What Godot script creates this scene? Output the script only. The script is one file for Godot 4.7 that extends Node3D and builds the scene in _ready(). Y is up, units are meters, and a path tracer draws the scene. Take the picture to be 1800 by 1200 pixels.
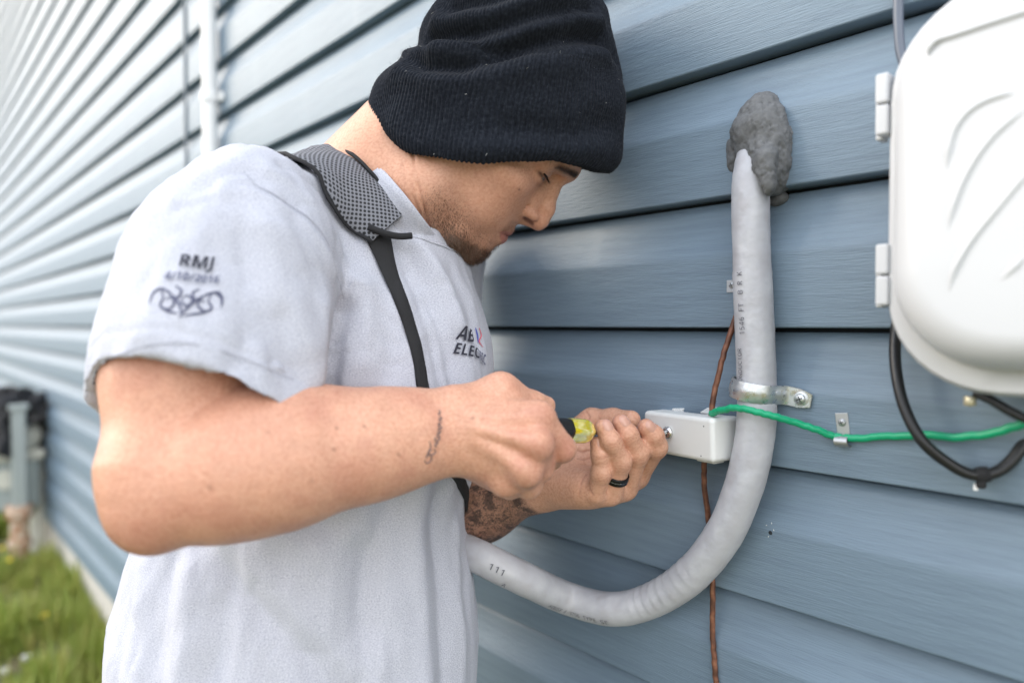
extends Node3D

# ---------------------------------------------------------------- lens
const FOCAL := 1200.0
const EYE := Vector3(0.0, 1.22, 0.61)
const EXPOSURE := 2.05
var eye_at := Transform3D()

func at(px: float, py: float, deep: float) -> Vector3:
	# a point of the place, given by the direction it was measured in on the photograph and its depth in metres
	return eye_at * Vector3((px - 900.0) / FOCAL * deep, -(py - 600.0) / FOCAL * deep, -deep)

func on_wall(px: float, py: float, off := 0.0) -> Vector3:
	var d: Vector3 = eye_at.basis * Vector3((px - 900.0) / FOCAL, -(py - 600.0) / FOCAL, -1.0)
	return eye_at.origin + d * ((off - eye_at.origin.z) / d.z)

# ---------------------------------------------------------------- naming
var taken := {}
func numbered(called: String, parent: Node) -> String:
	var key := str(parent.get_instance_id()) + called
	var n: int = taken.get(key, 0)
	taken[key] = n + 1
	return called if n == 0 else "%s_%03d" % [called, n]

func obj(called: String, mesh: Mesh, mat: Material, parent: Node = self) -> MeshInstance3D:
	var o := MeshInstance3D.new()
	o.name = numbered(called, parent)
	o.mesh = mesh
	if mat:
		o.material_override = mat
	parent.add_child(o, true)
	return o

func thing(called: String, label: String, category: String, pos := Vector3.ZERO, group := "") -> Node3D:
	var o := Node3D.new()
	o.name = numbered(called, self)
	add_child(o, true)
	o.position = pos
	return tag(o, label, category, group)

func tag(o: Node3D, label: String, category: String, group := "") -> Node3D:
	o.set_meta("label", label)
	o.set_meta("category", category)
	if group:
		o.set_meta("group", group)
	return o

# ---------------------------------------------------------------- mesh helpers
class Soup:
	var v := PackedVector3Array()
	var n := PackedVector3Array()
	var c := PackedColorArray()
	var uv := PackedVector2Array()
	var f := PackedInt32Array()
	func add(p: Vector3, t := Vector2.ZERO) -> int:
		v.append(p)
		uv.append(t)
		return v.size() - 1
	func tri(a: int, b: int, d: int) -> void:
		f.append(a); f.append(b); f.append(d)
	func quad(a: int, b: int, d: int, e: int) -> void:
		f.append(a); f.append(b); f.append(d)
		f.append(a); f.append(d); f.append(e)
	func smooth() -> void:
		n.resize(v.size())
		n.fill(Vector3.ZERO)
		for i in range(0, f.size(), 3):
			var a := f[i]
			var b := f[i + 1]
			var d := f[i + 2]
			var x := (v[d] - v[a]).cross(v[b] - v[a])
			n[a] += x; n[b] += x; n[d] += x
		for i in n.size():
			n[i] = n[i].normalized() if n[i].length_squared() > 1e-24 else Vector3.UP
	func join(o: Soup) -> void:
		var base := v.size()
		v.append_array(o.v); n.append_array(o.n); c.append_array(o.c); uv.append_array(o.uv)
		for i in o.f:
			f.append(i + base)
	func join_flat(o: Soup) -> void:
		var base := v.size()
		v.append_array(o.v)
		uv.append_array(o.uv)
		for i in o.f:
			f.append(i + base)
	func mesh(shift := Vector3.ZERO) -> ArrayMesh:
		if n.size() != v.size():
			smooth()
		var a := []
		a.resize(Mesh.ARRAY_MAX)
		if shift != Vector3.ZERO:
			for i in v.size():
				v[i] -= shift
		a[Mesh.ARRAY_VERTEX] = v
		a[Mesh.ARRAY_NORMAL] = n
		if c.size() == v.size():
			a[Mesh.ARRAY_COLOR] = c
		if uv.size() == v.size():
			a[Mesh.ARRAY_TEX_UV] = uv
		a[Mesh.ARRAY_INDEX] = f
		var m := ArrayMesh.new()
		m.add_surface_from_arrays(Mesh.PRIMITIVE_TRIANGLES, a)
		return m

# a grid of rows of points; wrap joins the last column to the first
func grid(rows: Array, wrap := false, uvs: Array = []) -> Soup:
	var s := Soup.new()
	var m: int = rows[0].size()
	for j in rows.size():
		for i in m:
			s.add(rows[j][i], uvs[j][i] if uvs else Vector2(float(i) / m, float(j) / rows.size()))
	for j in rows.size() - 1:
		for i in (m if wrap else m - 1):
			var k := (i + 1) % m
			s.quad(j * m + i, j * m + k, (j + 1) * m + k, (j + 1) * m + i)
	return s

func cap(s: Soup, row: Array, flip := false) -> void:
	var mid := Vector3.ZERO
	for p in row:
		mid += p
	mid /= row.size()
	var c := s.add(mid)
	var first := s.v.size()
	for p in row:
		s.add(p)
	for i in row.size():
		var a := first + i
		var b := first + (i + 1) % row.size()
		if flip:
			s.tri(c, b, a)
		else:
			s.tri(c, a, b)

func spline(pts: Array, per := 10) -> PackedVector3Array:
	# Catmull-Rom through the points
	var out := PackedVector3Array()
	for i in pts.size() - 1:
		var p0: Vector3 = pts[maxi(i - 1, 0)]
		var p1: Vector3 = pts[i]
		var p2: Vector3 = pts[i + 1]
		var p3: Vector3 = pts[mini(i + 2, pts.size() - 1)]
		for k in per:
			var t := float(k) / per
			out.append(p1.cubic_interpolate(p2, p0, p3, t))
	out.append(pts[pts.size() - 1])
	return out

# frames along a path: [position, side, up] without twist
func frames(path: PackedVector3Array, up0 := Vector3.UP) -> Array:
	var out := []
	var up := up0
	for i in path.size():
		var t := (path[mini(i + 1, path.size() - 1)] - path[maxi(i - 1, 0)]).normalized()
		up = (up - t * up.dot(t)).normalized()
		out.append([path[i], t.cross(up), up, t])
	return out

# a swept tube; radius(i, angle) or a number
func tube(path: PackedVector3Array, radius, sides := 12, up0 := Vector3.UP, flat := 1.0, closed := true) -> Soup:
	var fr := frames(path, up0)
	var rows := []
	for i in fr.size():
		var row := []
		for k in sides:
			var a := TAU * k / sides
			var r: float = radius.call(i, a) if radius is Callable else radius
			row.append(fr[i][0] + (fr[i][1] * cos(a) + fr[i][2] * sin(a) * flat) * r)
		rows.append(row)
	var s := grid(rows, true)
	if closed:
		cap(s, rows[0], true)
		cap(s, rows[rows.size() - 1])
	return s

# a box with rounded edges between two corners, in its own axes
func slab(size: Vector3, round_by: float, xf := Transform3D(), steps := 3) -> Soup:
	var half := size / 2.0 - Vector3.ONE * round_by
	var s := Soup.new()
	var n := steps
	for face in 6:
		var axis := face / 2
		var sgn := 1.0 if face % 2 == 0 else -1.0
		var u := Vector3.ZERO
		var w := Vector3.ZERO
		var d := Vector3.ZERO
		d[axis] = sgn
		u[(axis + 1) % 3] = 1.0
		w[(axis + 2) % 3] = sgn
		var ts := []
		for i in n + 1:
			ts.append([-1.0, tan(-PI / 4 + PI / 4 * i / n)])
		for i in n + 1:
			ts.append([1.0, tan(PI / 4 * i / n)])
		var first := s.v.size()
		for b in ts:
			for a in ts:
				var q: Vector3 = (d + u * a[1] + w * b[1]).normalized() * round_by
				var core := Vector3.ZERO
				core += d * half[axis]
				core += u * a[0] * half[(axis + 1) % 3]
				core += w * (b[0] * half[(axis + 2) % 3])
				s.add(xf * (core + q))
		var m := ts.size()
		for j in m - 1:
			for i in m - 1:
				s.quad(first + j * m + i, first + (j + 1) * m + i, first + (j + 1) * m + i + 1, first + j * m + i + 1)
	return s

# a solid of revolution about the z axis of xf; profile = [[radius, z], ...]
func lathe(profile: Array, sides: int, xf: Transform3D) -> Soup:
	var rows := []
	for p in profile:
		var row := []
		for k in sides:
			var a := TAU * k / sides
			row.append(xf * Vector3(cos(a) * p[0], sin(a) * p[0], p[1]))
		rows.append(row)
	return grid(rows, true)

func looking(pos: Vector3, z_to: Vector3, up := Vector3.UP) -> Transform3D:
	var z := z_to.normalized()
	var x := up.cross(z).normalized()
	return Transform3D(Basis(x, z.cross(x), z), pos)

# ---------------------------------------------------------------- materials
func noise_map(freq: float, octaves := 4, seed_ := 1, size := 256, as_normal := false, ramp: Gradient = null, kind := FastNoiseLite.TYPE_SIMPLEX_SMOOTH) -> NoiseTexture2D:
	var n := FastNoiseLite.new()
	n.seed = seed_
	n.noise_type = kind
	n.frequency = freq
	n.fractal_octaves = octaves
	var t := NoiseTexture2D.new()
	t.width = size
	t.height = size
	t.seamless = true
	t.noise = n
	t.as_normal_map = as_normal
	if ramp:
		t.color_ramp = ramp
	return t

func ramp(stops: Array) -> Gradient:
	var g := Gradient.new()
	var o := PackedFloat32Array()
	var c := PackedColorArray()
	for s in stops:
		o.append(s[0])
		c.append(s[1])
	g.offsets = o
	g.colors = c
	return g

func lin(r: float, g: float, b: float) -> Color:
	return Color(r, g, b).linear_to_srgb()

func mat(color: Color, rough := 0.6, metal := 0.0, spec := 0.5) -> StandardMaterial3D:
	var m := StandardMaterial3D.new()
	m.albedo_color = color
	m.roughness = rough
	m.metallic = metal
	m.metallic_specular = spec
	return m

func bumpy(m: StandardMaterial3D, tex: Texture2D, cm: float, scale := Vector3.ONE, triplanar := true) -> StandardMaterial3D:
	m.heightmap_enabled = true
	m.heightmap_texture = tex
	m.heightmap_scale = cm
	if triplanar:
		m.uv1_triplanar = true
	m.uv1_scale = scale
	return m

# ---------------------------------------------------------------- shapes as distance fields, meshed with surface nets
class Field:
	var kind := PackedInt32Array()
	var part := PackedInt32Array()
	var pa := PackedVector3Array()
	var pb := PackedVector3Array()
	var ra := PackedFloat32Array()
	var rb := PackedFloat32Array()
	var kk := PackedFloat32Array()
	var bas: Array[Basis] = []
	var radii := PackedVector3Array()
	var op := PackedInt32Array()
	var ok := PackedFloat32Array()
	var all := PackedInt32Array()
	var ik := 0.0
	const KMAX := 0.05

	# start a part: its pieces melt into one another over inner metres, the part into what came before over outer metres
	func begin(inner: float, outer: float, carve := false) -> void:
		op.append(1 if carve else 0)
		ok.append(outer)
		ik = inner
	func _put(k: int, a: Vector3, b: Vector3, r1: float, r2: float, basis: Basis, r: Vector3, blend: float) -> void:
		kind.append(k); part.append(op.size() - 1)
		pa.append(a); pb.append(b); ra.append(r1); rb.append(r2)
		bas.append(basis); radii.append(r); kk.append(ik if blend < 0 else blend)
		all.append(kind.size() - 1)
	func cone(a: Vector3, b: Vector3, r1: float, r2: float, blend := -1.0) -> void:
		_put(0, a, b, r1, r2, Basis(), Vector3.ZERO, blend)
	# an oval cone: thick radius in the plane, thinned by s along n
	func flat(a: Vector3, b: Vector3, r1: float, r2: float, n: Vector3, s: float, blend := -1.0) -> void:
		_put(2, a, b, r1, r2, Basis(), n.normalized() * 1.0 + Vector3.ZERO, blend)
		bas[bas.size() - 1] = Basis(Vector3(s, 0, 0), Vector3(0, 1, 0), Vector3(0, 0, 1))
	# axes: columns of an orthonormal basis
	func egg(c: Vector3, r: Vector3, axes := Basis(), blend := -1.0) -> void:
		_put(1, c, c, maxf(r.x, maxf(r.y, r.z)), 0.0, axes.transposed(), r, blend)
	# a straight-ended cylinder
	func rod(a: Vector3, b: Vector3, r: float, blend := -1.0) -> void:
		_put(3, a, b, r, r, Basis(), Vector3.ZERO, blend)
	func one(i: int, p: Vector3) -> float:
		var k := kind[i]
		if k == 3:
			var axis := pb[i] - pa[i]
			var ln := axis.length()
			axis /= ln
			var v := p - pa[i]
			var y := v.dot(axis)
			var dx := (v - axis * y).length() - ra[i]
			var dy := absf(y - ln * 0.5) - ln * 0.5
			return minf(maxf(dx, dy), 0.0) + Vector2(maxf(dx, 0.0), maxf(dy, 0.0)).length()
		if k == 1:
			var r := radii[i]
			var q: Vector3 = bas[i] * (p - pa[i])
			q = q / r
			var k0 := q.length()
			var k1 := (q / r).length()
			return k0 * (k0 - 1.0) / k1 if k1 > 1e-9 else -minf(r.x, minf(r.y, r.z))
		var a := pa[i]
		var ba := pb[i] - a
		var ap := p - a
		var t := clampf(ap.dot(ba) / maxf(ba.length_squared(), 1e-12), 0.0, 1.0)
		var w := ap - ba * t
		if k == 2:
			var n := radii[i]
			var s := bas[i].x.x
			w += n * (w.dot(n) * (1.0 / s - 1.0))
			return (w.length() - lerpf(ra[i], rb[i], t)) * (s * 0.5 + 0.5)
		return w.length() - lerpf(ra[i], rb[i], t)
	func dist(p: Vector3, ids: PackedInt32Array) -> float:
		var total := 1e3
		var acc := 1e3
		var cur := -1
		for i in ids:
			var pt := part[i]
			if pt != cur:
				if cur >= 0:
					total = _merge(total, acc, cur)
				cur = pt
				acc = 1e3
			var d := one(i, p)
			var k := kk[i]
			var h := k - absf(d - acc)
			acc = minf(acc, d)
			if h > 0.0:
				acc -= h * h / (4.0 * k)
		if cur >= 0:
			total = _merge(total, acc, cur)
		return total
	func _merge(total: float, acc: float, pt: int) -> float:
		var k := ok[pt]
		if op[pt] == 1:
			var h := k - absf(total + acc)
			var m := maxf(total, -acc)
			return m + h * h / (4.0 * k) if h > 0.0 else m
		var h2 := k - absf(total - acc)
		var m2 := minf(total, acc)
		return m2 - h2 * h2 / (4.0 * k) if h2 > 0.0 else m2
	func at(p: Vector3) -> float:
		return dist(p, all)
	func slope(p: Vector3, e := 0.0005) -> Vector3:
		return Vector3(at(p + Vector3(e, 0, 0)) - at(p - Vector3(e, 0, 0)), at(p + Vector3(0, e, 0)) - at(p - Vector3(0, e, 0)), at(p + Vector3(0, 0, e)) - at(p - Vector3(0, 0, e))).normalized()
	# the nearest point of the surface
	func onto(p: Vector3, lift := 0.0) -> Vector3:
		for i in 12:
			var d := at(p) - lift
			if absf(d) < 0.00005:
				break
			p -= slope(p) * d * 0.9
		return p
	# march from p along dir until the surface
	func hit(p: Vector3, dir: Vector3, far := 2.0) -> Vector3:
		var t := 0.0
		for i in 160:
			var d := at(p + dir * t)
			if d < 0.0001:
				break
			t += d * 0.8
			if t > far:
				break
		return p + dir * t

	# surface nets over cubes of 8 cells, found by halving
	var soup: Soup
	var seen := {}
	var edges := PackedInt64Array()
	var flip := PackedByteArray()
	var h := 0.003
	var low := Vector3.ZERO
	const STRIDE := 4096
	func mesh_in(lo: Vector3, hi: Vector3, cell: float) -> Soup:
		soup = Soup.new()
		seen = {}
		edges = PackedInt64Array()
		flip = PackedByteArray()
		h = cell
		low = lo
		var ext := hi - lo
		var n := 8
		while n * cell < maxf(ext.x, maxf(ext.y, ext.z)):
			n *= 2
		_node(0, 0, 0, n, all, ext)
		for e in edges.size():
			var id := edges[e]
			var axis := id % 3
			var c := id / 3
			var s1: int = [STRIDE, STRIDE * STRIDE, 1][axis]
			var s2: int = [STRIDE * STRIDE, 1, STRIDE][axis]
			var a: int = seen.get(c, -1)
			var b: int = seen.get(c - s1, -1)
			var d: int = seen.get(c - s1 - s2, -1)
			var g: int = seen.get(c - s2, -1)
			if a < 0 or b < 0 or d < 0 or g < 0:
				continue
			if flip[e]:
				soup.quad(a, g, d, b)
			else:
				soup.quad(a, b, d, g)
		return soup
	func _node(x: int, y: int, z: int, n: int, ids: PackedInt32Array, ext: Vector3) -> void:
		var corner := Vector3(x, y, z) * h
		if corner.x > ext.x or corner.y > ext.y or corner.z > ext.z:
			return
		var r := n * h * 0.8660254
		var mid := low + corner + Vector3.ONE * (n * h * 0.5)
		var keep := PackedInt32Array()
		var ds := PackedFloat32Array()
		var best := 1e3
		for i in ids:
			var d := one(i, mid)
			ds.append(d)
			if op[part[i]] == 0:
				best = minf(best, d)
		if best > r * 1.35 + KMAX * 0.3:
			return
		var lim := maxf(best, -r) + 2.7 * r
		for j in ids.size():
			var i := ids[j]
			if ds[j] < lim + kk[i] + ok[part[i]]:
				keep.append(i)
		if n > 8:
			if best < -r * 2.5 - KMAX and not _has_carve(keep):
				return
			var m := n / 2
			for c in 8:
				_node(x + (c & 1) * m, y + ((c >> 1) & 1) * m, z + (c >> 2) * m, m, keep, ext)
			return
		if absf(dist(mid, keep)) > r * 1.5:
			return
		_cells(x, y, z, keep)
	func _has_carve(ids: PackedInt32Array) -> bool:
		for i in ids:
			if op[part[i]] == 1:
				return true
		return false
	func _cells(x0: int, y0: int, z0: int, ids: PackedInt32Array) -> void:
		var g := PackedFloat32Array()
		g.resize(729)
		var o := low + Vector3(x0, y0, z0) * h
		var q := 0
		for z in 9:
			for y in 9:
				for x in 9:
					g[q] = dist(o + Vector3(x, y, z) * h, ids)
					q += 1
		for z in 8:
			for y in 8:
				for x in 8:
					var i := x + y * 9 + z * 81
					var d0 := g[i]
					var d1 := g[i + 1]
					var d2 := g[i + 9]
					var d3 := g[i + 10]
					var d4 := g[i + 81]
					var d5 := g[i + 82]
					var d6 := g[i + 90]
					var d7 := g[i + 91]
					var neg := int(d0 < 0) + int(d1 < 0) + int(d2 < 0) + int(d3 < 0) + int(d4 < 0) + int(d5 < 0) + int(d6 < 0) + int(d7 < 0)
					if neg == 0 or neg == 8:
						continue
					var s := Vector3.ZERO
					var k := 0
					if (d0 < 0) != (d1 < 0):
						s += Vector3(d0 / (d0 - d1), 0, 0); k += 1
					if (d2 < 0) != (d3 < 0):
						s += Vector3(d2 / (d2 - d3), 1, 0); k += 1
					if (d4 < 0) != (d5 < 0):
						s += Vector3(d4 / (d4 - d5), 0, 1); k += 1
					if (d6 < 0) != (d7 < 0):
						s += Vector3(d6 / (d6 - d7), 1, 1); k += 1
					if (d0 < 0) != (d2 < 0):
						s += Vector3(0, d0 / (d0 - d2), 0); k += 1
					if (d1 < 0) != (d3 < 0):
						s += Vector3(1, d1 / (d1 - d3), 0); k += 1
					if (d4 < 0) != (d6 < 0):
						s += Vector3(0, d4 / (d4 - d6), 1); k += 1
					if (d5 < 0) != (d7 < 0):
						s += Vector3(1, d5 / (d5 - d7), 1); k += 1
					if (d0 < 0) != (d4 < 0):
						s += Vector3(0, 0, d0 / (d0 - d4)); k += 1
					if (d1 < 0) != (d5 < 0):
						s += Vector3(1, 0, d1 / (d1 - d5)); k += 1
					if (d2 < 0) != (d6 < 0):
						s += Vector3(0, 1, d2 / (d2 - d6)); k += 1
					if (d3 < 0) != (d7 < 0):
						s += Vector3(1, 1, d3 / (d3 - d7)); k += 1
					var id := (x0 + x) + (y0 + y) * STRIDE + (z0 + z) * STRIDE * STRIDE
					seen[id] = soup.add(o + (Vector3(x, y, z) + s / k) * h)
					if (d0 < 0) != (d1 < 0):
						edges.append(id * 3); flip.append(int(d0 < 0))
					if (d0 < 0) != (d2 < 0):
						edges.append(id * 3 + 1); flip.append(int(d0 < 0))
					if (d0 < 0) != (d4 < 0):
						edges.append(id * 3 + 2); flip.append(int(d0 < 0))

# ---------------------------------------------------------------- the house wall
const COURSE := 0.127
var M := {}

func make_materials() -> void:
	var grain := noise_map(0.03, 4, 5, 512)
	var grain_mottle := noise_map(0.012, 3, 8, 256, false, ramp([[0.0, Color(0.92, 0.92, 0.93)], [0.5, Color(0.97, 0.97, 0.97)], [1.0, Color(1, 1, 1)]]))
	var sid := mat(lin(0.182, 0.250, 0.318), 0.46, 0.0, 0.5)
	sid.heightmap_enabled = true
	sid.heightmap_texture = grain
	sid.heightmap_scale = 0.028
	sid.uv1_scale = Vector3(1.0 / 0.42, 1.0 / 0.024, 1)
	sid.detail_enabled = true
	sid.detail_albedo = grain_mottle
	sid.detail_blend_mode = BaseMaterial3D.BLEND_MODE_MUL
	sid.detail_uv_layer = BaseMaterial3D.DETAIL_UV_1
	M.siding = sid
	M.backer = mat(lin(0.02, 0.025, 0.03), 0.8)
	M.concrete = bumpy(mat(lin(0.52, 0.5, 0.46), 0.85), noise_map(0.05, 5, 3, 256), 0.4, Vector3.ONE * 3)
	M.white_plastic = bumpy(mat(lin(0.56, 0.57, 0.59), 0.42), noise_map(0.2, 3, 4, 256), 0.004, Vector3.ONE * 9)
	M.cover_plastic = bumpy(mat(lin(0.74, 0.74, 0.72), 0.42), noise_map(0.2, 3, 14, 256), 0.006, Vector3.ONE * 12)
	M.pvc = mat(lin(0.78, 0.79, 0.8), 0.4)
	M.black_rubber = bumpy(mat(lin(0.012, 0.012, 0.013), 0.38), noise_map(0.15, 3, 9, 128), 0.01, Vector3.ONE * 12)
	M.black_cloth = bumpy(mat(lin(0.014, 0.014, 0.016), 0.85), noise_map(0.3, 2, 10, 128), 0.03, Vector3.ONE * 14)
	M.green = bumpy(mat(lin(0.005, 0.36, 0.17), 0.36), noise_map(0.08, 3, 12, 128), 0.02, Vector3.ONE * 20)
	var cu := mat(Color.WHITE, 0.45, 0.35)
	cu.albedo_texture = noise_map(0.04, 4, 21, 128, false, ramp([[0.2, lin(0.10, 0.045, 0.03)], [0.6, lin(0.24, 0.10, 0.06)], [0.9, lin(0.36, 0.17, 0.10)]]))
	cu.uv1_triplanar = true
	cu.uv1_scale = Vector3.ONE * 12
	M.copper = cu
	var zinc := mat(lin(0.62, 0.64, 0.65), 0.22, 0.9)
	zinc.roughness_texture = noise_map(0.05, 3, 23, 128, false, ramp([[0.2, Color(0.35, 0.35, 0.35)], [0.9, Color(1, 1, 1)]]))
	zinc.roughness = 0.55
	zinc.uv1_scale = Vector3.ONE * 25
	M.zinc = bumpy(zinc, noise_map(0.03, 3, 25, 128), 0.012, Vector3.ONE * 25)
	M.zinc_dull = mat(lin(0.48, 0.49, 0.5), 0.45, 0.8)
	M.screw = mat(lin(0.7, 0.7, 0.7), 0.22, 1.0)
	var cj := mat(Color.WHITE, 0.42)
	cj.albedo_texture = noise_map(0.02, 4, 31, 256, false, ramp([[0.15, lin(0.42, 0.41, 0.43)], [0.45, lin(0.46, 0.46, 0.49)], [0.8, lin(0.52, 0.52, 0.54)]]))
	M.jacket = bumpy(cj, noise_map(0.05, 3, 33, 256), 0.05, Vector3.ONE * 7)
	var pt := mat(Color.WHITE, 0.8)
	pt.albedo_texture = noise_map(0.06, 4, 41, 256, false, ramp([[0.1, lin(0.105, 0.108, 0.112)], [0.5, lin(0.132, 0.135, 0.139)], [0.9, lin(0.165, 0.167, 0.17)]]))
	M.putty = bumpy(pt, noise_map(0.05, 5, 43, 256), 0.06, Vector3.ONE * 12)
	M.ink = mat(lin(0.11, 0.11, 0.13), 0.7)
	M.dirt = mat(lin(0.09, 0.08, 0.07), 0.9)
	var gr := mat(Color.WHITE, 0.95)
	gr.albedo_texture = noise_map(0.02, 5, 51, 512, false, ramp([[0.25, lin(0.10, 0.075, 0.05)], [0.5, lin(0.16, 0.14, 0.07)], [0.75, lin(0.12, 0.17, 0.04)]]))
	M.soil = bumpy(gr, noise_map(0.05, 5, 53, 256), 3.0, Vector3.ONE * 1.1)

func siding_profile() -> Array:
	return [Vector2(0.0, -0.012), Vector2(0.0, 0.0112), Vector2(0.0004, 0.0128), Vector2(0.0016, 0.0138), Vector2(0.03, 0.0142), Vector2(0.066, 0.0142), Vector2(0.070, 0.0136), Vector2(0.075, 0.0118), Vector2(0.084, 0.0082), Vector2(0.097, 0.0040), Vector2(0.111, 0.0004), Vector2(0.1224, -0.0020), Vector2(0.1230, -0.012)]

func build_wall() -> void:
	var root := thing("house_wall", "blue-grey lap siding wall of the house with long shadow lines", "wall", Vector3(0, 0, 0))
	var rng := FastNoiseLite.new()
	rng.seed = 4
	rng.frequency = 1.2
	var bottom: float = EYE.y - COURSE * 8.0 - 0.002
	var prof := siding_profile()
	var back := slab(Vector3(16.0, 4.3, 0.16), 0.005, Transform3D(Basis(), Vector3(-5.0, bottom + 2.13, -0.0945)))
	obj("sheathing", back.mesh(), M.backer, root)
	# each course is two boards that lap at a joint hidden behind the white conduit
	for j in 31:
		var y0 := bottom + j * COURSE
		for part in 2:
			var x0: float = -13.0 if part == 0 else -2.006
			var x1: float = -1.99 if part == 0 else 2.6
			var steps := 24 if part == 0 else 60
			var rows := []
			var uvs := []
			for p in prof.size():
				var row := []
				var uvr := []
				for i in steps + 1:
					var t := float(i) / steps
					if part == 0:
						t = 1.0 - (1.0 - t) * (1.0 - t)
					var x := lerpf(x0, x1, t)
					var wob := rng.get_noise_2d(x, j * 7.3) * 0.0011
					var sag := rng.get_noise_2d(x * 0.7 + 90.0, j * 3.1) * 0.0012
					row.append(Vector3(x, y0 + prof[p].x + sag, prof[p].y + wob - (0.0012 if part == 0 else 0.0)))
					uvr.append(Vector2(x + j * 0.237 + part * 0.11, prof[p].x + j * 0.0173))
				rows.append(row)
				uvs.append(uvr)
			var s := grid(rows, false, uvs)
			for q in range(0, s.f.size(), 3):   # front faces outward
				var sw := s.f[q + 1]
				s.f[q + 1] = s.f[q + 2]
				s.f[q + 2] = sw
			obj("siding_board", s.mesh(), M.siding, root)
	var base := slab(Vector3(15.6, 0.5, 0.2), 0.006, Transform3D(Basis(), Vector3(-5.0, bottom - 0.252, -0.105)))
	var f := obj("foundation", base.mesh(), M.concrete)
	tag(f, "pale concrete foundation below the blue-grey siding", "foundation")
	f.set_meta("kind", "structure")

func build_ground() -> void:
	var n := FastNoiseLite.new()
	n.seed = 3
	n.frequency = 0.9
	var rows := []
	for j in 60:
		var row := []
		var z := -0.06 + pow(j / 59.0, 2.2) * 60.0
		for i in 90:
			var x := -0.5 + signf(i - 60.0) * pow(absf(i - 60.0) / 60.0, 2.0) * 60.0
			row.append(Vector3(x, n.get_noise_2d(x, z) * 0.035, z))
		rows.append(row)
	var s := grid(rows)
	var g := obj("ground", s.mesh(), M.soil)
	g.set_meta("kind", "structure")
	tag(g, "patchy earth ground at the foot of the wall", "ground")
	build_grass(n)

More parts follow.
